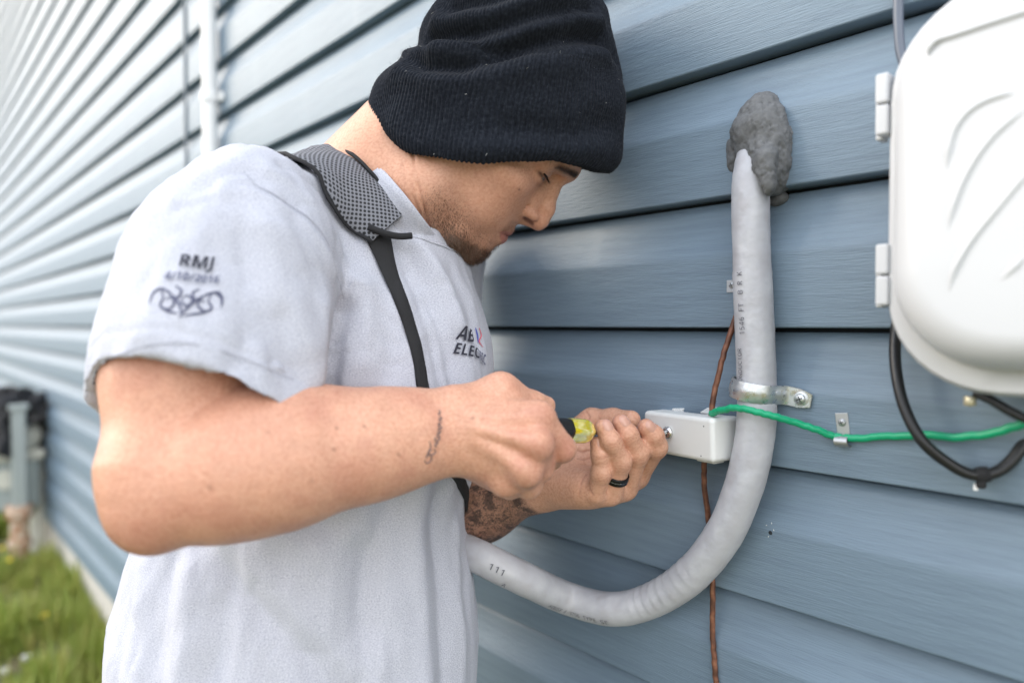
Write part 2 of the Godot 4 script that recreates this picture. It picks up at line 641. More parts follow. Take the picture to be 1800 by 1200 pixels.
func build_grass(n: FastNoiseLite) -> void:
	var blade := Soup.new()
	for k in 5:   # a tuft: five bent blades
		var a := TAU * k / 5.0 + 0.4
		var d := Vector3(cos(a), 0, sin(a))
		var w := Vector3(-sin(a), 0, cos(a)) * 0.0035
		var p0 := d * 0.006
		var p1 := d * 0.016 + Vector3(0, 0.045, 0)
		var p2 := d * 0.04 + Vector3(0, 0.075 + 0.008 * k, 0)
		var i0 := blade.add(p0 - w)
		blade.add(p0 + w)
		blade.add(p1 - w * 0.8)
		blade.add(p1 + w * 0.8)
		blade.add(p2)
		blade.quad(i0, i0 + 2, i0 + 3, i0 + 1)
		blade.tri(i0 + 2, i0 + 4, i0 + 3)
	var m := mat(Color.WHITE, 0.6)
	m.vertex_color_use_as_albedo = true
	m.backlight_enabled = true
	m.backlight = Color(0.25, 0.3, 0.1)
	var mm := MultiMesh.new()
	mm.transform_format = MultiMesh.TRANSFORM_3D
	mm.use_colors = true
	mm.mesh = blade.mesh()
	var rng := RandomNumberGenerator.new()
	rng.seed = 11
	var patch := FastNoiseLite.new()
	patch.seed = 20
	patch.frequency = 1.6
	var xs: Array[Transform3D] = []
	var cs: Array[Color] = []
	for i in 26000:
		var x := rng.randf_range(-7.5, -0.2)
		var z := pow(rng.randf(), 1.5) * 2.6 + 0.005
		var q := patch.get_noise_2d(x, z)
		if q < -0.22 or rng.randf() > 0.5 + q:
			continue
		var sc := rng.randf_range(0.5, 1.25) * (1.0 + q)
		xs.append(Transform3D(Basis(Vector3.UP, rng.randf() * TAU).scaled(Vector3(sc, sc * rng.randf_range(0.7, 1.3), sc)), Vector3(x, n.get_noise_2d(x, z) * 0.035 - 0.003, z)))
		var c := Color(0.22, 0.29, 0.045).lerp(Color(0.46, 0.40, 0.13), rng.randf() * rng.randf() + maxf(0, -q))
		cs.append(c)
	mm.instance_count = xs.size()
	for i in xs.size():
		mm.set_instance_transform(i, xs[i])
		mm.set_instance_color(i, cs[i])
	var o := MultiMeshInstance3D.new()
	o.name = "grass"
	o.multimesh = mm
	o.material_override = m
	add_child(o, true)
	tag(o, "short patchy green grass along the foot of the wall", "grass")
	o.set_meta("kind", "stuff")
	# a few dandelions and pale stones
	var rs := RandomNumberGenerator.new()
	rs.seed = 5
	for i in 3:
		var p: Vector3 = [at(18, 1010, 3.3), at(80, 1075, 2.7), at(6, 1012, 3.5)][i]
		p.y = n.get_noise_2d(p.x, p.z) * 0.035
		var fl := thing("yellow_flower", ["yellow dandelion in the grass left of the meter post", "yellow dandelion in the grass nearest the camera", "yellow dandelion in the grass farthest from the camera"][i], "flower", p, "dandelions in the grass")
		obj("stem", tube(PackedVector3Array([Vector3.ZERO, Vector3(0.003, 0.04, 0), Vector3(0.004, 0.075, 0.004)]), 0.0018, 6).mesh(), m_green(), fl)
		obj("flower_head", lathe([[0.0, -0.004], [0.010, -0.002], [0.017, 0.003], [0.013, 0.007], [0.005, 0.009], [0.0, 0.009]], 12, looking(Vector3(0.004, 0.078, 0.004), Vector3(0.1, 1, 0.3), Vector3.RIGHT)).mesh(), mat(lin(0.75, 0.55, 0.02), 0.7), fl)
	for i in 5:
		var q: Vector3 = [at(20, 1188, 2.0), at(45, 1110, 2.5), at(8, 1135, 2.4), at(105, 960, 3.5), at(75, 1030, 3.0)][i]
		var f := Field.new()
		f.begin(0.01, 0.0)
		var r: float = [0.035, 0.018, 0.02, 0.03, 0.016][i]
		f.egg(Vector3.ZERO, Vector3(r * 1.3, r * 0.55, r))
		f.egg(Vector3(r * 0.5, r * 0.1, r * 0.2), Vector3(r * 0.7, r * 0.5, r * 0.8))
		var st := obj("stone", f.mesh_in(Vector3.ONE * -0.07, Vector3.ONE * 0.07, r * 0.16).mesh(), M.concrete)
		st.position = Vector3(q.x, r * 0.25, q.z)
		tag(st, ["pale flat stone in the grass nearest the camera", "small pale stone in the grass midway to the post", "pale stone at the edge of a bare patch of earth", "pale stone close behind the meter post", "small pale stone just before the rusty post foot"][i], "stone", "stones in the grass")

func m_green() -> StandardMaterial3D:
	return mat(lin(0.1, 0.2, 0.04), 0.7)

# ---------------------------------------------------------------- far end of the wall: meter post
func build_far_things() -> void:
	# wooden and steel post with a grey meter beside it and a black sheet over both
	var p := at(50, 1020, 3.42)
	p.y = 0.0
	p.z = maxf(p.z, 0.14)
	var t := thing("meter_post", "galvanised post on a rusty foot beside the far end of the wall", "post", p)
	var steel := mat(lin(0.42, 0.46, 0.46), 0.45, 0.5)
	var rust := mat(Color.WHITE, 0.85)
	rust.albedo_texture = noise_map(0.03, 4, 61, 128, false, ramp([[0.3, lin(0.34, 0.13, 0.06)], [0.55, lin(0.42, 0.3, 0.2)], [0.75, lin(0.6, 0.52, 0.44)]]))
	rust.uv1_triplanar = true
	rust.uv1_scale = Vector3.ONE * 6
	obj("post", slab(Vector3(0.075, 0.5, 0.06), 0.006, Transform3D(Basis(), Vector3(0, 0.56, 0))).mesh(), steel, t)
	obj("pipe_foot", lathe([[0.0, -0.02], [0.04, -0.02], [0.04, 0.12], [0.05, 0.122], [0.05, 0.16], [0.04, 0.162], [0.04, 0.27], [0.056, 0.272], [0.056, 0.33], [0.0, 0.33]], 18, looking(Vector3.ZERO, Vector3.UP, Vector3.BACK)).mesh(), rust, t)
	obj("post_cap", slab(Vector3(0.1, 0.03, 0.085), 0.008, Transform3D(Basis(), Vector3(0, 0.82, 0))).mesh(), steel, t)
	obj("bracket", slab(Vector3(0.05, 0.11, 0.07), 0.008, Transform3D(Basis(), Vector3(-0.02, 0.65, 0.055))).mesh(), mat(lin(0.6, 0.42, 0.3), 0.7), t)
	var q := Vector3(p.x - 0.17, 0, 0.155)
	var g := thing("gas_meter", "grey-green gas meter with pale side pipes behind the galvanised post", "meter", q)
	var body := mat(lin(0.34, 0.39, 0.39), 0.5)
	var pale := mat(lin(0.62, 0.62, 0.56), 0.6)
	obj("meter_body", slab(Vector3(0.18, 0.26, 0.24), 0.03, Transform3D(Basis(), Vector3(0.0, 0.41, 0.0))).mesh(), body, g)
	obj("meter_top", slab(Vector3(0.20, 0.06, 0.28), 0.02, Transform3D(Basis(), Vector3(0.0, 0.56, 0.0))).mesh(), pale, g)
	for s in [-1, 1]:
		obj("pipe", tube(spline([Vector3(-0.03, -0.05, 0.115 * s), Vector3(-0.03, 0.35, 0.12 * s), Vector3(-0.03, 0.6, 0.115 * s), Vector3(-0.03, 0.66, 0.07 * s)], 8), 0.035, 14, Vector3.BACK).mesh(), pale, g)
	obj("regulator", lathe([[0.0, 0.0], [0.07, 0.0], [0.085, 0.015], [0.085, 0.03], [0.05, 0.05], [0.02, 0.06], [0.0, 0.06]], 20, looking(Vector3(0.06, 0.66, -0.04), Vector3(1, 0, 0))).mesh(), pale, g)
	obj("dial", lathe([[0.0, 0.0], [0.05, 0.0], [0.05, 0.012], [0.045, 0.014], [0.0, 0.014]], 20, looking(Vector3(0.09, 0.45, 0.03), Vector3(1, 0, 0))).mesh(), pale, g)
	# the black sheet: a draped heap
	var n := FastNoiseLite.new()
	n.seed = 7
	n.frequency = 6.0
	var rows := []
	for j in 26:
		var row := []
		var v := j / 25.0
		for i in 64:
			var a := TAU * i / 64.0
			var r := 0.02 + v * 0.19
			var drop := 0.0 if v < 0.45 else (v - 0.45) * (0.42 + 0.16 * sin(a * 3.0 + 1.0))
			if v > 0.5:
				r = 0.13 + 0.06 * sin(a * 5.0 + 0.5) * (v - 0.5) * 2.0 + 0.02
			var x := cos(a) * r * 0.8
			var z := sin(a) * r * 1.15
			row.append(Vector3(x, 0.90 - drop + n.get_noise_3d(x, v, z) * 0.07 + 0.03 * cos(a), z + 0.02) + Vector3(n.get_noise_2d(a * 0.3, v), 0, n.get_noise_2d(a * 0.3 + 9, v)) * 0.04)
		rows.append(row)
	var sh := obj("plastic_sheet", grid(rows, true).mesh(), bumpy(mat(lin(0.022, 0.021, 0.024), 0.32), noise_map(0.05, 4, 65, 128), 1.2, Vector3.ONE * 5))
	sh.position = q + Vector3(0.07, -0.03, 0.0)
	tag(sh, "crumpled black plastic sheet draped over the gas meter and post", "plastic sheet")

# ---------------------------------------------------------------- pipes up the wall
func build_far_pipes() -> void:
	var a := on_wall(372.0, 560.0, 0.035)
	var c := thing("white_conduit", "white plastic conduit running up the siding behind the person", "conduit", Vector3(a.x, 0.0, a.z))
	obj("pipe", tube(PackedVector3Array([Vector3(0, -0.05, 0), Vector3(0, 1.0, 0), Vector3(0, 2.0, 0), Vector3(0, 4.0, 0)]), 0.0165, 20, Vector3.BACK).mesh(), M.pvc, c)
	var y := at(375, 181, 1.66).y
	for k in 3:
		var yy := y + (k - 1) * 0.85
		obj("strap", lathe([[0.0175, -0.011], [0.0195, -0.011], [0.0195, 0.011], [0.0175, 0.011]], 20, looking(Vector3(0, yy, 0), Vector3.UP, Vector3.BACK)).mesh(), M.pvc, c)
		obj("strap_ear", slab(Vector3(0.026, 0.02, 0.006), 0.002, Transform3D(Basis(), Vector3(0.029, yy, -0.017))).mesh(), M.pvc, c)
	var b := on_wall(327.0, 300.0, 0.017)
	var cable := obj("thin_cable", tube(PackedVector3Array([Vector3(0, at(327, 335, 1.88).y - b.y, 0), Vector3(0.001, 0.6, 0), Vector3(-0.001, 1.2, 0), Vector3(0, 2.6, 0)]), 0.0042, 10, Vector3.BACK).mesh(), mat(lin(0.16, 0.19, 0.22), 0.5))
	cable.position = b
	tag(cable, "thin dark cable straight up the siding left of the white conduit", "cable")

# ---------------------------------------------------------------- cables, clips and boxes on the near wall
func text_mesh(words: String, size: float, font_name := "Droid Sans", weight := 400) -> Array:
	var f := SystemFont.new()
	f.font_names = PackedStringArray([font_name])
	f.font_weight = weight
	var t := TextMesh.new()
	t.font = f
	t.text = words
	t.font_size = 64
	t.pixel_size = size / 64.0
	t.depth = 0.0
	t.curve_step = 4.0
	var a := t.surface_get_arrays(0)
	return [a[Mesh.ARRAY_VERTEX], a[Mesh.ARRAY_INDEX]]

# lettering bent onto a surface: place(x, y) gives the point for a point of the flat text
func bent_text(words: String, size: float, place: Callable, font_name := "Droid Sans", weight := 400) -> Soup:
	var t := text_mesh(words, size, font_name, weight)
	var s := Soup.new()
	for p in t[0]:
		s.add(place.call(p.x, p.y))
	if t[1] != null and t[1].size():
		for i in t[1]:
			s.f.append(i)
	else:
		for i in s.v.size():
			s.f.append(i)
	return s

func screw_head(called: String, pos: Vector3, dir: Vector3, r: float, parent: Node, material: Material) -> void:
	var xf := looking(pos, dir)
	var s := lathe([[0.0, -0.004], [r * 0.5, -0.004], [r * 1.0, 0.0], [r * 0.98, r * 0.25], [r * 0.75, r * 0.5], [r * 0.3, r * 0.6], [0.0, r * 0.6]], 20, xf)
	var o := obj(called, s.mesh(), material, parent)
	for k in 2:
		var b := Basis(Vector3.BACK, PI / 2 * k + 0.4)
		obj("slot", slab(Vector3(r * 1.1, r * 0.2, r * 0.1), r * 0.02, xf * Transform3D(b, Vector3(0, 0, r * 0.585))).mesh(), M.backer, o)

var cable_path := PackedVector3Array()
const CABLE_R := 0.0172

func build_main_cable() -> void:
	var pts := [on_wall(1330, 205, -0.005), on_wall(1325, 240, 0.012), on_wall(1321, 290, 0.026), on_wall(1320, 350, 0.031), on_wall(1321, 450, 0.031), on_wall(1326, 560, 0.030), on_wall(1330, 650, 0.030), on_wall(1330, 730, 0.032), on_wall(1322, 800, 0.034), on_wall(1303, 870, 0.036), on_wall(1268, 945, 0.037), on_wall(1215, 1010, 0.037), on_wall(1150, 1053, 0.038), on_wall(1080, 1070, 0.05), at(1000, 1052, 0.745), at(920, 1017, 0.715), at(840, 977, 0.715), at(780, 950, 0.78), at(700, 925, 0.91), on_wall(600, 930, 0.05), on_wall(520, 980, 0.02), on_wall(500, 1000, -0.03)]
	cable_path = spline(pts, 14)
	var n := FastNoiseLite.new()
	n.seed = 12
	n.frequency = 0.05
	var rad := func(i: int, a: float) -> float:
		var lump := n.get_noise_2d(i * 3.0, cos(a) * 14.0) * 0.00045
		var lay := sin(a * 3.0 + i * 0.16) * 0.00025
		var folds := 0.0
		if i > 150 and i < 176:
			folds = sin(i * 2.1) * 0.0007 * maxf(0.0, sin(a + 0.3))
		var slim := 0.0
		if i < 60:
			slim = 0.0006 + 0.0042 * smoothstep(40.0, 14.0, i)
		return CABLE_R - slim + lump + lay + folds
	var s := tube(cable_path, rad, 40, Vector3(0, 0, 1))
	var root := thing("service_cable", "thick pale grey service cable looping down and away along the siding", "cable", Vector3.ZERO)
	obj("jacket", s.mesh(), M.jacket, root)
	# print along the jacket
	var fr := frames(cable_path, Vector3(0, 0, 1))
	var len_at := PackedFloat32Array([0.0])
	for i in range(1, fr.size()):
		len_at.append(len_at[i - 1] + fr[i][0].distance_to(fr[i - 1][0]))
	var find := func(s_: float) -> Array:
		var i := 0
		while i < len_at.size() - 2 and len_at[i + 1] < s_:
			i += 1
		var t := clampf((s_ - len_at[i]) / maxf(len_at[i + 1] - len_at[i], 1e-6), 0, 1)
		return [fr[i][0].lerp(fr[i + 1][0], t), fr[i][1].lerp(fr[i + 1][1], t).normalized(), fr[i][2].lerp(fr[i + 1][2], t).normalized()]
	# how far along the cable a pixel row lies
	var along := func(px: float, py: float) -> float:
		var best := 1e9
		var at_i := 0
		var inv := eye_at.affine_inverse()
		for i in fr.size():
			var q: Vector3 = inv * fr[i][0]
			var d := Vector2(900 + q.x / -q.z * FOCAL - px, 600 - q.y / -q.z * FOCAL - py).length()
			if d < best:
				best = d
				at_i = i
		return len_at[at_i]
	for w in [["1546 FT", 1305.0, 562.0, -1.0, 0.0068, -0.62], ["B R K", 1303.0, 496.0, -1.0, 0.0068, -0.62], ["CONDUCTOR", 1308.0, 645.0, -1.0, 0.0052, -0.85], ["HOUSE E-19706 TYPE SE", 1022.0, 1046.0, -1.0, 0.0068, 0.85], ["A", 895.0, 1000.0, -1.0, 0.007, 0.9], ["111", 873.0, 990.0, -1.0, 0.008, 0.2]]:
		var s0: float = along.call(w[1], w[2])
		var put := func(x: float, y: float) -> Vector3:
			var e: Array = find.call(s0 - (x + 0.5 * 0.0) * 1.0)
			var to_eye: Vector3 = (eye_at.origin - e[0]).normalized()
			# angle of the side that faces the lens, then turned by the given angle
			var a0 := atan2(to_eye.dot(e[2]), to_eye.dot(e[1]))
			var a: float = a0 + w[5] - y / CABLE_R
			return e[0] + (e[1] * cos(a) + e[2] * sin(a)) * (CABLE_R + 0.0012)
		obj("print", bent_text(w[0], w[4], put, "Droid Sans Mono", 400).mesh(), M.ink, root)

func build_putty() -> void:
	var f := Field.new()
	f.begin(0.012, 0.0)
	var n := FastNoiseLite.new()
	n.seed = 9
	n.frequency = 55.0
	for e in [[1338, 214, 0.020, 0.02], [1330, 240, 0.021, 0.022], [1352, 240, 0.019, 0.02], [1312, 240, 0.016, 0.012], [1304, 270, 0.012, 0.010], [1297, 300, 0.008, 0.01], [1360, 270, 0.016, 0.02], [1355, 300, 0.014, 0.024], [1358, 322, 0.010, 0.02], [1366, 250, 0.013, 0.014], [1338, 206, 0.018, 0.011]]:
		f.egg(on_wall(e[0], e[1], 0.006 if e[3] < 0.02 else 0.016), Vector3(e[2], e[2] * 1.15, e[3]))
	# the pale cable pokes out through a ragged notch
	f.begin(0.004, 0.004, true)
	f.cone(on_wall(1321, 290, 0.046), on_wall(1318, 360, 0.05), 0.0185, 0.021)
	# smears over the front of the cable
	f.begin(0.008, 0.006)
	for e in [[1336, 268, 0.011, 0.007, 0.036], [1346, 290, 0.008, 0.007, 0.040], [1341, 282, 0.008, 0.006, 0.041], [1352, 312, 0.006, 0.007, 0.040], [1354, 330, 0.005, 0.006, 0.038], [1310, 268, 0.006, 0.006, 0.026]]:
		f.egg(on_wall(e[0], e[1], e[4]), Vector3(e[2], e[2] * 1.25, e[3]))
	var lo := on_wall(1250, 370, -0.02)
	var hi := on_wall(1430, 130, 0.08)
	var s := f.mesh_in(Vector3(minf(lo.x, hi.x) - 0.02, lo.y - 0.03, -0.02), Vector3(maxf(lo.x, hi.x) + 0.02, hi.y + 0.02, 0.08), 0.0016)
	s.smooth()
	for i in s.v.size():
		var p := s.v[i]
		var d := n.get_noise_3dv(p * 0.6) * 0.004 - exp(-absf(n.get_noise_3d(p.x * 0.8, p.y * 0.45, p.z + 1.0)) * 22.0) * 0.0020 + n.get_noise_3dv(p * 4.0) * 0.0002
		s.v[i] = p + s.n[i] * d
	s.n = PackedVector3Array()
	var o := obj("sealing_putty", s.mesh(), M.putty)
	tag(o, "lump of dark grey sealing putty where the thick cable enters the wall", "putty")
	var g := Field.new()
	g.begin(0.006, 0.0)
	g.egg(on_wall(1372, 348, 0.0), Vector3(0.008, 0.006, 0.007))
	g.egg(on_wall(1362, 352, 0.0), Vector3(0.006, 0.005, 0.006))
	var c := on_wall(1368, 350, 0.0)
	var sc := obj("putty_scrap", g.mesh_in(c - Vector3.ONE * 0.02, c + Vector3.ONE * 0.02, 0.001).mesh(), M.putty)
	tag(sc, "small dark smear of putty under the lump on the wall", "putty")

func build_strap() -> void:
	# one-hole strap bent round the cable
	var root := thing("conduit_strap", "shiny zinc one-hole strap holding the thick cable to the wall", "strap", Vector3.ZERO)
	var c := on_wall(1329, 685, 0.028)
	c.z = 0.030
	var w := 0.0085
	var prof := []
	for k in 15:
		var a := deg_to_rad(205.0 - k * 14.5)
		prof.append(Vector3(cos(a) * 0.0196, 0, sin(a) * 0.0196))
	prof.append(Vector3(0.0205, 0, -0.006))
	prof.append(Vector3(0.0225, 0, -0.0115))
	prof.append(Vector3(0.027, 0, -0.0135))
	prof.append(Vector3(0.036, 0, -0.0138))
	prof.append(Vector3(0.046, 0, -0.0138))
	var rows := []
	var tilt := Basis(Vector3.BACK, -0.16)
	var lift := 0.0
	for j in 7:
		var row := []
		var v := [-1.0, -0.97, -0.3, 0.0, 0.3, 0.97, 1.0][j] as float
		for i in prof.size():
			var crown := 0.0
			if absf(v) < 0.5 and i < 17:
				crown = 0.0012
			var p: Vector3 = prof[i]
			var out := Vector3(p.x, 0, p.z).normalized()
			var ww := w * (1.0 if i < prof.size() - 1 else 0.7)
			row.append(c + tilt * (p + out * crown + Vector3(0, v * ww, 0)))
		rows.append(row)
	var s := grid(rows)
	s.smooth()
	var inner := Soup.new()
	inner.join(s)
	for i in inner.v.size():
		inner.v[i] -= s.n[i] * 0.0016
	var k0 := s.v.size()
	s.join(inner)
	var m := prof.size()
	for j in 6:
		for i in [0, m - 1]:
			s.quad(j * m + i, (j + 1) * m + i, k0 + (j + 1) * m + i, k0 + j * m + i)
	for i in m - 1:
		for j in [0, 6]:
			s.quad(j * m + i, j * m + i + 1, k0 + j * m + i + 1, k0 + j * m + i)
	s.n = PackedVector3Array()
	obj("band", s.mesh(), M.zinc, root)
	var sp := c + tilt * Vector3(0.0375, 0, -0.0125)
	obj("washer", lathe([[0.0, 0.0], [0.0062, 0.0], [0.0062, 0.0012], [0.0, 0.0012]], 22, looking(sp, Vector3(0, 0, 1))).mesh(), M.zinc, root)
	screw_head("screw", sp + Vector3(0, 0, 0.001), Vector3(0, 0, 1), 0.0046, root, M.zinc)

func wire(called: String, label: String, pts: Array, r: float, m: Material, cat_: String, per := 10, wob := 0.0) -> void:
	var path := spline(pts, per)
	if wob > 0.0:
		var n := FastNoiseLite.new()
		n.frequency = 0.06
		n.seed = called.length()
		for i in path.size():
			path[i] += Vector3(n.get_noise_2d(i * 4.0, 0), n.get_noise_2d(i * 4.0, 50), 0) * wob
	var o := obj(called, tube(path, r, 14, Vector3(0, 0, 1)).mesh(), m)
	tag(o, label, cat_)

func clip(called: String, label: String, pos: Vector3, w: float, h: float, turn: float, with_hook: bool) -> void:
	var t := thing(called, label, "clip", pos)
	t.rotation.z = turn
	obj("plate", slab(Vector3(w, h, 0.0016), 0.0006, Transform3D(Basis(), Vector3(0, h * 0.5, 0))).mesh(), M.zinc_dull, t)
	if with_hook:
		var prof := PackedVector3Array()
		for k in 10:
			var a := deg_to_rad(90.0 - k * 25.0)
			prof.append(Vector3(0, sin(a) * 0.0052 - 0.0045, cos(a) * 0.0085 + 0.0012))
		var rows := []
		for x in [-w * 0.5, w * 0.5]:
			var row := []
			for q in prof:
				row.append(Vector3(x, q.y, q.z))
			rows.append(row)
		var s := grid(rows)
		s.smooth()
		var k0 := s.v.size()
		var b := Soup.new()
		b.join(s)
		for i in b.v.size():
			b.v[i] += s.n[i] * 0.001
		s.join(b)
		for i in prof.size() - 1:
			for j in 2:
				s.quad(j * prof.size() + i, j * prof.size() + i + 1, k0 + j * prof.size() + i + 1, k0 + j * prof.size() + i)
		s.n = PackedVector3Array()
		obj("hook", s.mesh(), M.zinc_dull, t)
	screw_head("screw", Vector3(0, h * 0.58, 0.0008), Vector3(0, 0, 1), 0.0032, t, M.zinc_dull)

func build_wires() -> void:
	wire("ground_wire", "bare brown copper ground wire hanging down the wall through the white cover", [on_wall(1296, 552, 0.018), on_wall(1288, 575, 0.024), on_wall(1272, 625, 0.03), on_wall(1258, 680, 0.034), on_wall(1251, 725, 0.036), on_wall(1244, 770, 0.034), on_wall(1238, 815, 0.028), on_wall(1239, 860, 0.022), on_wall(1246, 920, 0.016), on_wall(1251, 980, 0.016), on_wall(1253, 1040, 0.016), on_wall(1253, 1110, 0.016), on_wall(1257, 1170, 0.017), on_wall(1260, 1230, 0.017), on_wall(1262, 1400, 0.017)], 0.0027, M.copper, "wire", 10, 0.001)
	wire("green_wire", "green insulated ground wire running from the cover past the black cable", [on_wall(1251, 727, 0.044), on_wall(1262, 722, 0.05), on_wall(1290, 717, 0.056), on_wall(1325, 722, 0.058), on_wall(1360, 732, 0.05), on_wall(1400, 742, 0.036), on_wall(1440, 757, 0.026), on_wall(1470, 767, 0.018), on_wall(1500, 770, 0.018), on_wall(1560, 767, 0.018), on_wall(1620, 764, 0.02), on_wall(1680, 768, 0.022), on_wall(1740, 762, 0.024), on_wall(1800, 746, 0.026), on_wall(1900, 725, 0.03)], 0.0031, M.green, "wire", 10, 0.0012)
	clip("wire_clip", "small zinc clip with a screw holding the green wire", on_wall(1484, 765, 0.0143), 0.0105, 0.019, 0.12, true)
	clip("empty_clip", "small zinc clip half hidden behind the thick pale cable", on_wall(1288, 514, 0.0143), 0.012, 0.012, 0.0, false)
	# the black cable that loops under the box, with its tie
	var root := thing("black_cable", "glossy black cable looping below the white box with a tie", "cable", Vector3.ZERO)
	var pts := [at(1582, 540, 0.545), at(1574, 600, 0.535), at(1577, 660, 0.525), at(1592, 720, 0.515), at(1622, 775, 0.505), at(1665, 812, 0.50), at(1710, 834, 0.495), at(1755, 828, 0.49), at(1790, 795, 0.488), at(1818, 740, 0.49), at(1840, 660, 0.5), at(1850, 600, 0.51)]
	obj("cable", tube(spline(pts, 12), 0.0042, 18, Vector3(0, 0, 1)).mesh(), M.black_rubber, root)
	var tp := at(1727, 838, 0.494)
	var td := (at(1755, 828, 0.49) - at(1710, 834, 0.495)).normalized()
	obj("tie", lathe([[0.0040, -0.0045], [0.0054, -0.0042], [0.0060, 0.0], [0.0054, 0.0042], [0.0040, 0.0045]], 18, looking(tp + Vector3(0, 0.0015, 0), td)).mesh(), M.black_cloth, root)
	obj("tie_knot", slab(Vector3(0.0065, 0.0075, 0.006), 0.002, looking(tp + Vector3(0, -0.0045, 0.002), Vector3(0.2, 0.2, 1))).mesh(), M.black_cloth, root)
	obj("tie_tail", slab(Vector3(0.003, 0.005, 0.0018), 0.0006, looking(tp + Vector3(-0.003, -0.0075, 0.003), Vector3(0.1, 0.3, 1))).mesh(), M.cover_plastic, root)
	wire("black_lead", "short black lead coming out of the underside of the white box", [on_wall(1715, 690, 0.05), on_wall(1745, 704, 0.052), on_wall(1775, 722, 0.052), on_wall(1810, 738, 0.05), on_wall(1860, 750, 0.05)], 0.0034, M.black_rubber, "cable")
	var kn := obj("brass_fitting", lathe([[0.0, 0.0], [0.004, 0.0], [0.004, 0.006], [0.0, 0.007]], 14, looking(on_wall(1706, 697, 0.05), Vector3(0, -1, 0), Vector3.BACK)).mesh(), mat(lin(0.6, 0.55, 0.4), 0.4, 0.6))
	tag(kn, "small pale brass fitting under the white box", "fitting")
	wire("upper_cable", "grey cable coming down the wall behind the white box's upper corner", [on_wall(1579, -120, 0.02), on_wall(1580, -20, 0.02), on_wall(1580, 40, 0.02), on_wall(1586, 100, 0.02), on_wall(1610, 150, 0.02)], 0.0038, mat(lin(0.12, 0.14, 0.18), 0.4), "cable")
	# an old screw hole with pale scratches
	var hole := thing("screw_hole", "tiny dark screw hole in the siding right of the thick cable", "hole", on_wall(1355, 936, 0.0135))
	obj("hole", lathe([[0.0, 0.0], [0.0016, 0.0], [0.0019, 0.0004], [0.0, 0.0006]], 12, Transform3D()).mesh(), M.backer, hole)
	for q in [[-0.004, 0.006], [0.001, 0.009], [-0.002, -0.004], [0.003, 0.003]]:
		obj("scratch", slab(Vector3(0.0006, 0.0014, 0.0004), 0.0001, Transform3D(Basis(Vector3.BACK, q[0] * 200.0), Vector3(q[0], q[1], 0.0002))).mesh(), M.cover_plastic, hole)


